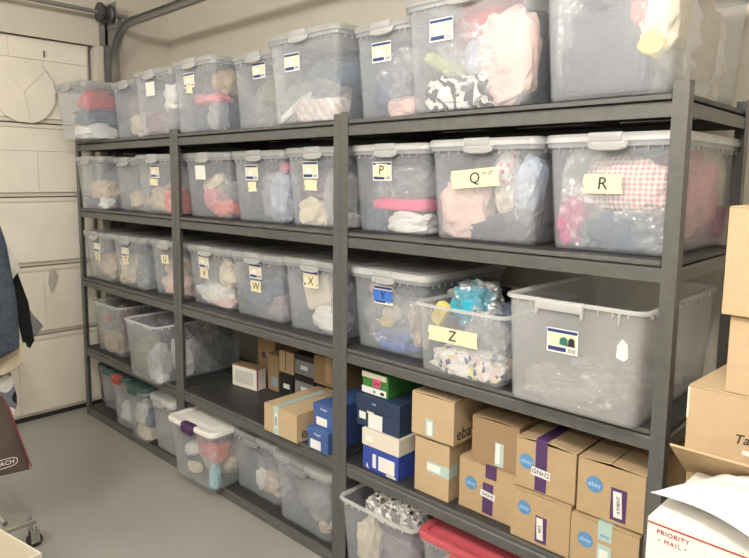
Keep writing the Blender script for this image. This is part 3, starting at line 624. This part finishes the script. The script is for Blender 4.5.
row(0, 'bottom', [
 (.045, .06, .30, .46, .30, 'teal-lidded clear bin at the left end of the bottom shelf', T5 % 'first', dict(lid='teal', latch='same'),
  [(C, 'coral/floral', .6, .7, .6, .35, 'red and white print cloth', .12, .15), (C, 'mauve', .5, .3, .9, .6, 'mauve cloth', .3, .3), (C, 'charcoal', .5, .5, .9, .8, 'charcoal cloth', .7, .4)]),
 (.395, -.02, .23, .50, .33, 'teal-lidded clear bin with a red latch on the bottom shelf', T5 % 'second', dict(lid='teal', latch='red'),
  [(C, 'white', .5, .25, .8, .4, 'white cloth', .15, .25), (C, 'beige', .5, .6, .9, .5, 'beige cloth', .4, .4)]),
 (.648, -.045, .235, .50, .335, 'teal-lidded clear bin in front on the bottom shelf, white cloth inside', T5 % 'third', dict(lid='teal', latch='same'),
  [(C, 'white', .4, .45, .6, .4, 'white cloth', .12, .2), (C, 'cream', .6, .15, .8, .25, 'cream cloth', .12, .25), (C, 'grey', .6, .6, .8, .6, 'grey cloth', .5, .4), (C, 'slate', .8, .35, .3, .4, 'slate cloth', .15, .2)]),
 (.900, -.02, .25, .50, .32, 'plain frosted bin beside the left middle post on the bottom shelf', T5 % 'fourth', dict(lid='frost', milky=True),
  [(C, 'grey', .5, .4, .9, .7, 'grey cloth', .5, .5)]),
 (1.262, -.10, .385, .46, .315, 'white-lidded clear bin with a purple latch on the bottom shelf', T5 % 'fifth', dict(lid='white', latch='purple', milky=False, rz=.05),
  [(C, 'coral', .78, .62, .5, .35, 'coral pink cloth', .14, .25), (C, 'white', .35, .5, .3, .22, 'white cloth', .08, .12, .5), (C, 'cream', .4, .2, .3, .14, 'cream cloth', .07, .1), (C, 'aqua', .88, .2, .16, .4, 'aqua rolled cloth', .08, .12), (C, 'cream', .9, .35, .2, .2, 'second cream cloth', .3, .2), (C, 'beige', .5, .4, .9, .75, 'beige cloth', .5, .5), (BG, 'clear', .85, .55, .3, .4, 'clear bag', .08, .14)]),
 (1.60, .04, .375, .54, .315, 'grey-lidded clear bin sixth from the left on the bottom shelf', T5 % 'sixth', dict(lid='clear', latch='dark'),
  [(C, 'white', .5, .25, .2, .3, 'small white cloth', .06, .08), (C, 'charcoal', .4, .75, .7, .35, 'charcoal cloth', .2, .25), (C, 'grey', .5, .35, .95, .7, 'grey cloth', .4, .5), (C, 'beige', .7, .2, .5, .3, 'beige cloth', .14, .2)]),
 (1.985, .0, .38, .56, .318, 'grey-lidded clear bin left of the right middle post on the bottom shelf', T5 % 'seventh', dict(lid='clear', latch='dark'),
  [(C, 'tan', .82, .14, .2, .12, 'small tan cloth', .06, .06), (C, 'grey', .5, .4, .95, .75, 'grey cloth', .3, .4), (C, 'slate', .5, .4, .9, .7, 'slate cloth', .75, .35), (C, 'white', .92, .18, .1, .1, 'small white cloth', .1, .06)]),
 (2.466, -.055, .378, .55, .30, 'open clear tub of black and silver lace on the bottom shelf', T5 % 'eighth', dict(lid=None, taper=.02),
  [(C, 'black/lace', .55, .97, .8, .34, 'black and white lace cloth', .35, .42), (C, 'grey/zebra', .5, .86, .7, .25, 'silver patterned cloth', .16, .16), (BG, 'clear', .6, .93, .7, .3, 'clear glinting bag', .18, .22), (C, 'cream', .25, .4, .3, .6, 'cream cloth', .1, .15), (C, 'mauve', .5, .35, .8, .55, 'mauve cloth', .3, .3), (C, 'grey', .6, .5, .7, .6, 'grey cloth', .65, .4)]),
 (2.850, -.035, .40, .56, .312, 'clear bin with a rose red lid under the stacked cartons', T5 % 'ninth', dict(lid='red', latch='same'),
  [(C, 'cream', .4, .4, .8, .7, 'cream cloth', .3, .4), (C, 'white', .6, .4, .8, .7, 'white cloth', .7, .4)]),
])
# small torn white sticker on the big milky tub
bm = bmesh.new(); prism(bm, [(-.014, -.022), (.006, -.03), (.017, -.018), (.014, .018), (.0, .03), (-.012, .012)], 'y', -.0012, 0)
for o in list(COL.objects):
    if o.get('label', '').startswith('big open milky tub'): host = o
finish(bm, 'paper_scrap', M_WHITE, host, loc=(.412 / 2 - .062, .009 + .02 * .34 - .001, .212))
# extra little note on the Q tape
for o in COL.objects:
    if o.get('label', '').startswith('clear bin lettered Q'): host = o
tl = [c for c in host.children if c.name.startswith('tape_label')][0]
text('small_letters', 'or Q*', .016, M_INK, tl, (.05, -.0028, .014), shear=.2)

# ------------------------------------------------------------------ cartons
def carton(x, y, z, w, d, h, label, m=M_CARD, rz=0, lift=.06, group='cardboard cartons', tape=None, logo=None, name='cardboard_box', flaps=True):
    t = thing(name, label, 'box', (x, y, z), rz, group); g = .004
    bm = bmesh.new(); th = .004
    B(bm, 0, w, 0, d, 0, th); B(bm, 0, w, 0, th, th, h - g); B(bm, 0, w, d - th, d, th, h - g)
    B(bm, 0, th, th, d - th, th, h - g); B(bm, w - th, w, th, d - th, th, h - g)
    bmesh.ops.remove_doubles(bm, verts=bm.verts, dist=1e-5)
    finish(bm, 'carton_body', m, t)
    if flaps:
        for s in (0, 1):
            bm = bmesh.new(); B(bm, 0, w / 2 - .001, .001, d - .001, 0, th - .0005, 0, .001)
            if s == 0: o = finish(bm, 'flap', m, t, loc=(0, 0, h - g + .0005), rot=(0, -lift, 0))
            else: o = finish(bm, 'flap', m, t, loc=(w, d, h - g + .0005), rot=(0, -lift, PI))
    if tape:
        c, tw, dn, mt = tape[:4]
        bm = bmesh.new(); zt = h + .0006 + math.sin(lift) * w / 2
        B(bm, c - tw / 2, c + tw / 2, -.001, d * .9, zt, zt + .0006)
        B(bm, c - tw / 2, c + tw / 2, -.0012, -.0006, h - dn, zt)
        finish(bm, 'packing_tape', mt, t)
        if len(tape) > 4:
            lx, lz, lw, lh, s, mk, tilt = tape[4]
            o = box('paper_label', M_WHITE, -lw / 2, lw / 2, -.0006, 0, -lh / 2, lh / 2, t, loc=(lx, -.0015, lz), rot=(0, tilt, 0))
            if lh > lw:
                for q in range(5): box('print_line', M_INK, -lw * .1 + (q - 2) * lw * .16, -lw * .1 + (q - 2) * lw * .16 + .0012, -.0010, -.0006, -lh * (.25 + .1 * (q % 3)), lh * (.3 + .05 * (q % 2)), o)
            elif s: text('writing', s, lh * .8, M_INK, o, (0, -.0010, 0))
    if logo:
        lx, lz, r = logo
        bm = bmesh.new(); prism(bm, [(r * math.cos(a / 24 * 2 * PI), r * math.sin(a / 24 * 2 * PI)) for a in range(24)], 'y', -.0008, 0)
        o = finish(bm, 'printed_disc', M_EBLUE, t, loc=(lx, -.0002, lz)); text('writing', 'ebay', r * .85, M_LBLUE, o, (0, -.001, 0))
    return t
Z4 = DZ[1]
def at_tilt(*a): return a
# bay three stack, left to right
carton(2.785, .03, Z4, .150, .30, .205, 'tall tan carton with aqua tape band, under the ebay carton', M_CARD3, tape=None)
g2 = [o for o in COL.objects if o.get('label', '').startswith('tall tan carton')][0]
bm = bmesh.new(); B(bm, .055, .151, -.0012, -.0006, .085, .125); B(bm, .1505, .1512, -.001, .05, .085, .125); finish(bm, 'packing_tape', M_AQUA, g2)
box('paper_label', M_WHITE, .057, .115, -.0018, -.0012, .092, .118, g2)
g1 = carton(2.775, .02, Z4 + .215, .182, .24, .155, 'tan ebay carton with black printing, on the tall tan carton', M_CARD3, lift=.04)
text('printed_name', 'ebay', .062, M_INK, g1, (.1825, .075, .032), (PI / 2, 0, PI / 2))
o = box('packing_tape', M_AQUA, .062, .098, -.0012, -.0006, .008, .070, g1); box('paper_label', M_WHITE, .071, .091, -.0018, -.0012, .010, .060, g1)
carton(2.965, .05, Z4, .215, .30, .178, 'tan carton with short purple tape and round blue mark, lower second column', M_CARD, lift=.02,
       tape=(.125, .042, .045, M_PURP), logo=(.048, .095, .023))
o = [q for q in COL.objects if q.get('label', '').startswith('tan carton with short purple')][0]
box('packing_tape', M_PURP, .095, .135, -.0012, -.0006, .008, .115, o); l = box('paper_label', M_WHITE, -.028, .028, -.0006, 0, -.011, .011, o, loc=(.115, -.0014, .075), rot=(0, .1, 0)); text('writing', 'GAH5', .017, M_INK, l, (0, -.001, 0))
o = carton(3.012, .05, Z4 + .182, .175, .26, .155, 'dull brown carton with a narrow aqua-edged label, top of second column', M_CARD2, lift=.05)
box('packing_tape', M_AQUA, .090, .122, -.0012, -.0006, .006, .085, o); box('paper_label', M_WHITE, .092, .108, -.0018, -.0012, .014, .080, o)
carton(3.188, .015, Z4, .195, .32, .160, 'tan carton with short purple tape, lower third column', M_CARD, lift=.02, logo=(.045, .105, .022))
o = [q for q in COL.objects if q.get('label', '').startswith('tan carton with short purple tape, lower third')][0]
box('packing_tape', M_PURP, .085, .122, -.0012, -.0006, .01, .095, o); l = box('paper_label', M_WHITE, -.0105, .0105, -.0006, 0, -.035, .035, o, loc=(.100, -.0014, .055), rot=(0, -.05, 0)); text('writing', '60.5', .014, M_INK, l, (0, -.001, 0), (PI / 2, -PI / 2, 0))
carton(3.193, .025, Z4 + .166, .195, .28, .158, 'tan carton with full-height purple tape and white label, top of third column', M_CARD, lift=.09,
       tape=(.085, .038, .155, M_PURP, (.085, .062, .062, .026, 'GNH2', 0, .06)), logo=(.036, .085, .024))
carton(3.388, .01, Z4, .195, .34, .152, 'tan carton with an aqua tape strip, lowest beside the right post', M_CARD, lift=.02,
       tape=(.10, .040, .05, M_AQUA), logo=(.045, .085, .023))
o = [q for q in COL.objects if q.get('label', '').startswith('tan carton with an aqua tape')][0]
box('packing_tape', M_AQUA, .080, .120, -.0012, -.0006, .01, .09, o); box('paper_label', M_WHITE, .086, .112, -.0018, -.0012, .012, .075, o)
text('writing', 'ebay', .014, M_EBLUE, o, (.10, -.0014, .118))
j1 = carton(3.397, .02, Z4 + .160, .190, .34, .165, 'tan carton with purple tape beside the right post, top of stack', M_CARD, lift=.07, logo=(.050, .095, .024))
box('packing_tape', M_PURP, .098, .142, -.0012, -.0006, .010, .105, j1); l = box('paper_label', M_WHITE, -.012, .012, -.0006, 0, -.038, .038, j1, loc=(.118, -.0014, .058), rot=(0, -.06, 0)); text('writing', 'ATMENT', .013, M_INK, l, (.003, -.001, 0), (PI / 2, -PI / 2, 0))
bm = bmesh.new(); prism(bm, [(.11 + .045 * math.cos(a / 24 * 2 * PI), .085 + .045 * math.sin(a / 24 * 2 * PI)) for a in range(24)], 'x', .1902, .1908); finish(bm, 'printed_disc', M_EBLUE, j1)
# shoe boxes, bay three
def shoebox(x, y, z, w, d, h, label, mb, ml, lidh=.045, rz=0, group='shoe boxes'):
    t = thing('shoe_box', label, 'box', (x, y, z), rz, group)
    bm = bmesh.new(); B(bm, .002, w - .002, .002, d - .002, 0, h - .004, 0, .0015); finish(bm, 'box_base', mb, t)
    bm = bmesh.new(); B(bm, -.001, w + .001, -.001, d + .001, h - lidh, h, 0, .002); finish(bm, 'box_lid', ml, t)
    return t
M_BLUEB = mat('blue shoe box card', (.035, .07, .36), .45, 0, .05, 10)
M_BLUE2 = mat('mid blue box card', (.06, .12, .33), .45, 0, .05, 10)
M_NAVYB = mat('navy shoe box card', (.025, .045, .095), .45)
M_CREAMB = mat('cream lid card', (.74, .70, .60), .5)
M_GRNB = mat('green shoe box card', (.05, .20, .045), .5); M_PINKS = mat('pink sticker', (.72, .09, .22), .6)
carton(2.452, .12, Z4, .035, .28, .36, 'flat brown carton standing on edge behind the shoe boxes', M_CARD2, lift=0, flaps=False)
s1 = shoebox(2.531, .02, Z4, .185, .30, .162, 'royal blue shoe box with a cream lid, lowest of the stack', M_BLUEB, M_CREAMB, .066)
box('size_label', M_WHITE, .085, .165, -.0002, .0016, .014, .070, s1); box('bar_label', M_WHITE, .055, .072, -.0002, .0016, .016, .070, s1); box('brand_mark', M_WHITE, .125, .172, -.0002, .0016, .004, .011, s1)
box('name_label', M_WHITE, .018, .056, -.002, -.0008, .116, .136, s1)
bm = bmesh.new(); prism(bm, [(.022, .012), (.03, .008), (.034, .004), (.03, .016), (.024, .026)], 'y', -.0002, .0016); finish(bm, 'crescent_mark', M_WHITE, s1)
s2 = shoebox(2.488, .03, Z4 + .163, .222, .30, .125, 'navy shoe box with white stickers, second from the top of the stack', M_NAVYB, M_NAVYB, .055)
box('size_label', M_WHITE, .066, .138, -.0022, -.0012, .002, .062, s2); box('white_sticker', M_WHITE, .018, .052, -.0022, -.0012, .030, .058, s2); box('paper_strip', M_CREAMB, .060, .095, -.003, -.0024, .060, .068, s2); text('brand_mark', 'SAS', .012, M_LBLUE, s2, (.095, -.0025, .100))
s3 = shoebox(2.499, .05, Z4 + .289, .135, .26, .088, 'green and white shoe box with a pink sticker, top of the stack', M_GRNB, M_GRNB, .03)
for z0, z1, c in ((.004, .030, M_WHITE), (.066, .087, M_CREAMB)): box('white_band', c, .001, .127, -.0022, -.0012, z0, z1, s3)
box('pink_sticker', M_PINKS, .060, .098, -.0034, -.0022, .036, .068, s3)
text('sticker_writing', '5/4', .02, M_INK, s3, (.078, -.0040, .05)); box('blue_stamp', M_EBLUE, .062, .072, -.0032, -.0022, .010, .022, s3); box('print_block', M_INK, .098, .116, -.0026, -.0020, .010, .022, s3)
# bay two: ebay carton, blue shoe boxes and the cartons at the back
eb = carton(1.965, -.02, Z4, .222, .325, .125, 'tan ebay carton with pale aqua tape, alone at the front of the fourth shelf', M_CARD3, lift=.01, tape=(.085, .034, .125, M_AQUA, (.087, .062, .020, .066, '', 0, 0)))
text('printed_name', 'ebay', .065, M_INK, eb, (.2225, .085, .035), (PI / 2, 0, PI / 2))
s4 = shoebox(2.242, -.01, Z4, .125, .30, .092, 'blue shoe box with a white label, under its twin beside the right middle post', M_BLUE2, M_BLUE2, .03)
box('size_label', M_WHITE, .022, .085, -.0022, -.0010, .008, .046, s4); text('brand_mark', 'Propét', .014, M_WHITE, s4, (.066, -.0024, .072))
s5 = shoebox(2.247, .02, Z4 + .093, .125, .30, .096, 'blue shoe box with a white label, stacked on top of its twin', M_BLUE2, M_BLUE2, .03)
box('size_label', M_WHITE, .022, .085, -.0022, -.0010, .008, .042, s5); text('brand_mark', 'Propét', .014, M_WHITE, s5, (.066, -.0024, .079))
wb = carton(1.345, .245, Z4, .185, .07, .115, 'small off-white carton alone on the dark fourth shelf', M_WCARD, lift=0, flaps=False, rz=.12)
box('printed_panel', mat('faint grey print', (.6, .59, .55), .7), .02, .16, -.0012, -.0004, .02, .09, wb); box('carton_lid', M_CARD2, 0, .185, .0, .07, .111, .116, wb)
box('red_edge', M_RED, .1852, .1858, .004, .012, .004, .11, wb)
tb = carton(1.372, .40, Z4, .15, .13, .29, 'tall brown carton with a purple round mark, at the back', M_CARD2, lift=.03)
bm = bmesh.new(); prism(bm, [(.05 + .018 * math.cos(a / 20 * 2 * PI), .15 + .018 * math.sin(a / 20 * 2 * PI)) for a in range(20)], 'y', -.001, 0); finish(bm, 'printed_disc', M_PURP, tb)
cb = carton(1.533, .34, Z4, .09, .18, .195, 'narrow brown carton with grey scuffs behind the off-white carton', M_CARD2, lift=.03)
box('grey_label', mat('grey label', (.3, .33, .38), .7), .03, .09, -.0012, -.0004, .02, .075, cb)
carton(1.762, .33, Z4, .15, .19, .028, 'flat black carton under the grey shoe boxes', M_BLACK, lift=0, flaps=False)
for i, (x, z, w, h, lab, mm) in enumerate(((1.634, .0, .105, .115, 'black and white label carton low at the back', M_BLACK), (1.630, .118, .115, .115, 'small brown carton with a painted black gap at the back', M_CARD))):
    o = carton(x, .34, Z4 + z, w, .18, h, lab, mm, lift=.02)
    if i == 0: box('white_label', M_WHITE, .03, .08, -.0014, -.0004, .035, .06, o)
    else:
        box('painted_gap', M_INK, w * .42, w * .46, -.0012, -.0004, .01, h - .005, o)  # dark gap between two upright boxes, painted as a strip on one carton
M_GREYB = mat('grey box card', (.24, .25, .26), .6)
for z, lab in ((.03, 'grey shoe box with a black lid at the back, lower of two'), (.139, 'grey shoe box with a black lid at the back, upper of two')):
    o = shoebox(1.762, .33, Z4 + z, .15, .19, .106, lab, M_GREYB, M_BLACK, .032); box('size_label', M_WHITE, .05, .10, -.0012, .0016, .03, .05, o)
carton(1.925, .33, Z4, .065, .2, .125, 'black and white carton standing beside the grey shoe boxes', M_BLACK, lift=0, flaps=False)
o = carton(1.922, .32, Z4 + .130, .22, .21, .14, 'brown carton with a tape strip at the back beside the grey shoe boxes', M_CARD2, lift=.02, tape=(.1, .04, .12, M_CARD))
o = carton(2.000, .32, Z4, .14, .21, .125, 'brown carton under another at the back right', M_CARD, lift=0.0, flaps=False)

# ------------------------------------------------------------------ right foreground stack
RZ = -.06
sup = carton(3.74, -.16, 0, .55, .46, .475, 'plain brown carton on the floor under the open carton', M_CARD2, lift=0)
k4 = thing('open_carton', 'open tan carton with its front flap raised, beneath the large carton', 'box', (3.735, -.17, .48), 0, 'cartons stacked in the right foreground')
bm = bmesh.new(); w, d, h, th = .56, .47, .46, .005
B(bm, 0, w, 0, d, 0, th); B(bm, 0, w, 0, th, th, h); B(bm, 0, w, d - th, d, th, h); B(bm, 0, th, th, d - th, th, h); B(bm, w - th, w, th, d - th, th, h); finish(bm, 'carton_body', M_CARD, k4)
bm = bmesh.new(); prism(bm, [(.0, 0), (w, 0), (w - .01, .165), (.002, .165)], 'z', 0, .005); finish(bm, 'flap', M_CARD, k4, loc=(0, -.006, h - .006), rot=(PI - .66, 0, 0))
bm = bmesh.new(); B(bm, 0, w - .01, 0, d - .01, 0, .005); finish(bm, 'inner_flap', M_CARD, k4, loc=(.005, .005, h - .005))
k3 = carton(3.722, -.15, .945, .50, .40, .18, 'large tan carton with black handwriting in the right foreground', M_CARD3, rz=RZ, lift=.0, group='cartons stacked in the right foreground')
text('handwriting', 'Tansha', .030, M_INK, k3, (.140, -.0008, .085), (PI / 2, -.12, 0), shear=.35)
box('paper_label', M_WHITE, .118, .134, -.0012, -.0004, .050, .060, k3)
box('torn_edge', M_CREAMB, -.0012, .0035, -.0012, .003, .10, .175, k3)
k2 = carton(3.795, -.15, 1.127, .34, .26, .172, 'plain tan carton in the middle of the right foreground stack', M_CARD3, rz=-.03, lift=0, group='cartons stacked in the right foreground')
k1 = carton(3.780, -.165, 1.302, .34, .26, .235, 'plain tan carton on top of the right foreground stack', M_CARD3, rz=-.02, lift=0, group='cartons stacked in the right foreground')
sp2 = carton(3.77, -.50, 0, .42, .30, .50, 'brown carton on the floor under the white mail box', M_CARD2, lift=0)
k5 = carton(3.765, -.50, .503, .36, .27, .455, 'white PRIORITY MAIL box with a red line in the right foreground', M_WCARD, rz=-.03, lift=0, group='cartons stacked in the right foreground', name='mail_box')
box('red_line', M_RED, .0, .36, -.0010, -.0003, .4445, .4475, k5)
text('printed_words', 'PRIORITY', .0125, M_RED, k5, (.046, -.0008, .4325), spacing=1.1); text('printed_words', '• MAIL •', .0115, M_RED, k5, (.046, -.0008, .4170), spacing=1.25)
# padded white mailer on the mail box
bm = bmesh.new(); nx, ny = 28, 20
top = []; 
def mz(u, v, s):
    e = (1 - (2 * u - 1) ** 4) * (1 - (2 * v - 1) ** 4)
    f = .034 * e + .008 * e * noise.noise(Vector((u * 4, v * 4, 3))) + .004 * (1 - abs(noise.noise(Vector((u * 6, v * 5, 8)))) * 3) * min(1, e * 2)
    bend = .022 * math.sin(u * 2.6) * (1 - v) + .008 * (1 - v) ** 2 * (1 - u)
    return bend + (f + .001 if s else -.35 * f)
gv = [[[bm.verts.new((u / nx * .30, v / ny * .24 + .01 * math.sin(u / nx * 5), mz(u / nx, v / ny, s))) for u in range(nx + 1)] for v in range(ny + 1)] for s in (0, 1)]
for s in (0, 1):
    for v in range(ny):
        for u in range(nx): bm.faces.new((gv[s][v][u], gv[s][v][u + 1], gv[s][v + 1][u + 1], gv[s][v + 1][u]))
for v in range(ny):
    for u in (0, nx): bm.faces.new((gv[0][v][u], gv[0][v + 1][u], gv[1][v + 1][u], gv[1][v][u]))
for u in range(nx):
    for v in (0, ny): bm.faces.new((gv[0][v][u], gv[0][v][u + 1], gv[1][v][u + 1], gv[1][v][u]))
M_MAILER = mat('white poly mailer', (.86, .85, .83), .4, 0, 0, 1, .3, 25, .004)
tag(finish(bm, 'padded_mailer', M_MAILER, None, True, loc=(3.752, -.455, .976), rot=(0, 0, -.38)), 'crumpled white padded mailer lying on the white mail box', 'mailer')

# ------------------------------------------------------------------ clothes rack at the left edge
rk = thing('clothes_rack', 'chrome rolling clothes rack at the left edge, caster on the floor', 'clothes rack', (1.38, -.83, 0))
bm = bmesh.new(); tube(bm, [(0, .02, .115), (0, -.62, .115)], .014, 12); finish(bm, 'base_bar', M_CHROME, rk, True)
bm = bmesh.new(); tube(bm, [(-.03, -.09, .13), (-1.2, -.09, .13)], .011, 12); finish(bm, 'base_bar', M_CHROME, rk, True)
bm = bmesh.new(); tube(bm, [(0, -.30, .115), (0, -.30, 1.68)], .013, 12); finish(bm, 'upright', M_CHROME, rk, True)
bm = bmesh.new(); tube(bm, [(-1.2, -.30, .115), (-1.2, -.30, 1.68)], .013, 12); finish(bm, 'upright', M_CHROME, rk, True)
bm = bmesh.new(); tube(bm, [(.05, -.30, 1.69), (-1.25, -.30, 1.69)], .013, 12); finish(bm, 'hanging_rail', M_CHROME, rk, True)
bm = bmesh.new(); tube(bm, [(-1.2, .02, .115), (-1.2, -.62, .115)], .011, 12); finish(bm, 'base_bar', M_CHROME, rk, True)
for cx, cy in ((0, 0), (0, -.6), (-1.2, 0), (-1.2, -.6)):
    bm = bmesh.new(); tube(bm, [(cx, cy, .075), (cx, cy, .145)], .008, 10); B(bm, cx - .018, cx + .018, cy - .004, cy + .02, .074, .082, 0, .002)
    for s in (-1, 1): B(bm, cx + s * .017 - .0015, cx + s * .017 + .0015, cy - .006, cy + .03, .022, .08)
    c = finish(bm, 'caster', M_CHROME, rk, True)
    bm = bmesh.new()
    for s in (-1, 1): tube(bm, [(cx + s * .009 - .006, cy + .012, .031), (cx + s * .009 - .004, cy + .012, .031), (cx + s * .009 + .004, cy + .012, .031), (cx + s * .009 + .006, cy + .012, .031)], [.024, .031, .031, .024], 20)
    finish(bm, 'wheel', M_BLACK, c, True)
def garment(name, x, poly, thick, m, label, seed, cat='clothing', hook=True, parts=()):
    """hanging piece: outline in (y, z), with real depth along x, swelling and folds"""
    t = thing(name, label, cat, (x, -1.13, 1.69), 0, 'clothes hanging on the rack')
    ys = [p[0] for p in poly]; zz = [p[1] for p in poly]; z0, z1 = min(zz), max(zz)
    def span(z):
        xs = []
        for (ya, za), (yb, zb) in zip(poly, poly[1:] + poly[:1]):
            if (za - z) * (zb - z) <= 0 and za != zb: xs.append(ya + (yb - ya) * (z - za) / (zb - za))
        return (min(xs), max(xs)) if xs else None
    bm = bmesh.new(); NZ, NA = 26, 40; rings = []
    for i in range(NZ + 1):
        z = z0 + (z1 - z0) * (.002 + .996 * i / NZ); a, b = span(z); c, r = (a + b) / 2, (b - a) / 2
        ring = []
        for k in range(NA):
            an = 2 * PI * k / NA; cs, sn = math.cos(an), math.sin(an)
            yy = c + r * math.copysign(abs(cs) ** .8, cs)
            fold = noise.noise(Vector((yy * 22 + seed, z * 2.5, seed))) * .5 + noise.noise(Vector((yy * 9, z * 6, seed + 4))) * .5
            xx = math.copysign(abs(sn) ** .7, sn) * thick / 2 * (1 + .7 * fold) + .02 * noise.noise(Vector((yy * 6, z * 2, seed + 9)))
            ring.append(bm.verts.new((xx, yy + 1.13, z - 1.69)))
        rings.append(ring)
    for a, b in zip(rings, rings[1:]):
        for k in range(NA): bm.faces.new((a[k], a[(k + 1) % NA], b[(k + 1) % NA], b[k]))
    bm.faces.new(rings[0][::-1]); bm.faces.new(rings[-1])
    finish(bm, 'cloth', m, t, True)
    if hook:
        bm = bmesh.new(); zt = z1 - 1.69
        tube(bm, [(0, 0, zt - .02), (0, 0, -.02), (0, .015, .0), (0, .018, .018), (0, .0, .026), (0, -.016, .016)], .0025, 6)
        finish(bm, 'hanger_hook', M_CHROME, t, True)
    return t
M_DENIM = mat('grey blue knit', (.05, .066, .095), .9, 0, .35, 60, .5, 120, .004)
garment('denim_jacket', 1.34, [(-1.38, 1.5), (-1.13, 1.60), (-.92, 1.5), (-.880, 1.43), (-.852, 1.32), (-.822, 1.07), (-.818, .93), (-.822, .855), (-.90, .84), (-1.4, .84)], .07, M_DENIM, 'grey blue knitted jacket hanging on the rack, nearest the viewer', 3)
garment('cream_shirt', 1.25, [(-1.36, 1.5), (-1.13, 1.60), (-.94, 1.5), (-.85, 1.25), (-.80, 1.0), (-.782, .86), (-.785, .755), (-.87, .748), (-1.36, .75)], .05, fabric('cream'), 'cream shirt with its cuff showing below the grey blue jacket', 7)
garment('white_shirt', 1.14, [(-1.36, 1.5), (-1.13, 1.60), (-.88, 1.45), (-.775, 1.27), (-.735, 1.18), (-.765, 1.14), (-.9, 1.0), (-1.3, 1.0)], .04, fabric('white'), 'white shirt with a pointed corner sticking out beside the jacket', 11)
garment('black_coat', 1.04, [(-1.35, 1.5), (-1.13, 1.60), (-.85, 1.45), (-.72, 1.16), (-.675, 1.00), (-.66, .80), (-.69, .79), (-.72, .9), (-.9, .85), (-1.3, .85)], .05, fabric('black'), 'black sleeve of a coat hanging behind the white shirt', 13)
garment('grey_cardigan', .95, [(-1.35, 1.5), (-1.13, 1.60), (-.85, 1.45), (-.68, 1.1), (-.642, .94), (-.585, .865), (-.62, .82), (-.66, .80), (-.9, .82), (-1.3, .85)], .04, fabric('grey'), 'grey cuff flaring out behind the black sleeve', 17)
garment('plaid_scarf', 1.20, [(-1.2, 1.5), (-1.1, 1.55), (-.87, 1.4), (-.82, .74), (-.795, .6), (-.815, .545), (-.87, .60), (-.95, .58), (-1.2, .6)], .03, fabric('black', 'plaid'), 'black and white plaid garment hanging below the cream cuff', 19)
M_BROWNB = mat('brown bag cloth', (.085, .062, .055), .8, 0, .1, 30, .2, 200)
bg = garment('brown_bag', 1.45, [(-1.42, .76), (-1.13, .80), (-.965, .75), (-.935, .725), (-.91, .66), (-.878, .53), (-.843, .40), (-.848, .385), (-.96, .40), (-1.42, .41)], .03, M_BROWNB, 'dark brown cloth bag with red piping and a white oval emblem', 23, 'bag', hook=False)
bm = bmesh.new(); tube(bm, [(.016, 1.13 + y, z - 1.69) for y, z in ((-.938, .725), (-.910, .66), (-.878, .53), (-.842, .40), (-.848, .386))], .003, 6); finish(bm, 'piping', mat('dark red piping', (.22, .04, .045), .6), bg, True)
bm = bmesh.new(); tube(bm, [(0, -.03, -.89), (0, -.01, -.3), (0, 0, .02)], .006, 8); tube(bm, [(0, .03, -.89), (0, .01, -.3), (0, 0, .02)], .006, 8); finish(bm, 'handle', M_BROWNB, bg, True)
pl = []
for k in range(32):
    a = k / 32 * 2 * PI; pl.append((math.copysign(abs(math.cos(a)) ** .5, math.cos(a)) * .058, math.copysign(abs(math.sin(a)) ** .7, math.sin(a)) * .018))
bm = bmesh.new(); tube(bm, [(.030, p, q) for p, q in pl + pl[:1]], .0013, 6)
em = finish(bm, 'emblem', M_WHITE, bg, True, loc=(0, 1.13 - .955, .448 - 1.69)); text('emblem_writing', 'COACH', .026, M_WHITE, em, (.030, 0, 0), (PI / 2, 0, PI / 2))
# cream carton, bottom left corner
t = thing('open_cream_box', 'open cream box with a tan inside in the bottom left corner', 'box', (1.962, -.985, .0), .19)
w, d, h, th = .36, .42, .30, .006
bm = bmesh.new()
B(bm, -w, 0, -d, 0, 0, th); B(bm, -w, 0, -th, 0, th, h); B(bm, -w, 0, -d, -d + th, th, h); B(bm, -w, -w + th, -d + th, -th, th, h); B(bm, -th, 0, -d + th, -th, th, h)
finish(bm, 'box_walls', mat('cream box board', (.72, .66, .54), .7), t)
bm = bmesh.new(); B(bm, -w + th, -th, -d + th, -th, th, .10, 0, .004); finish(bm, 'packing_insert', M_CARD2, t)
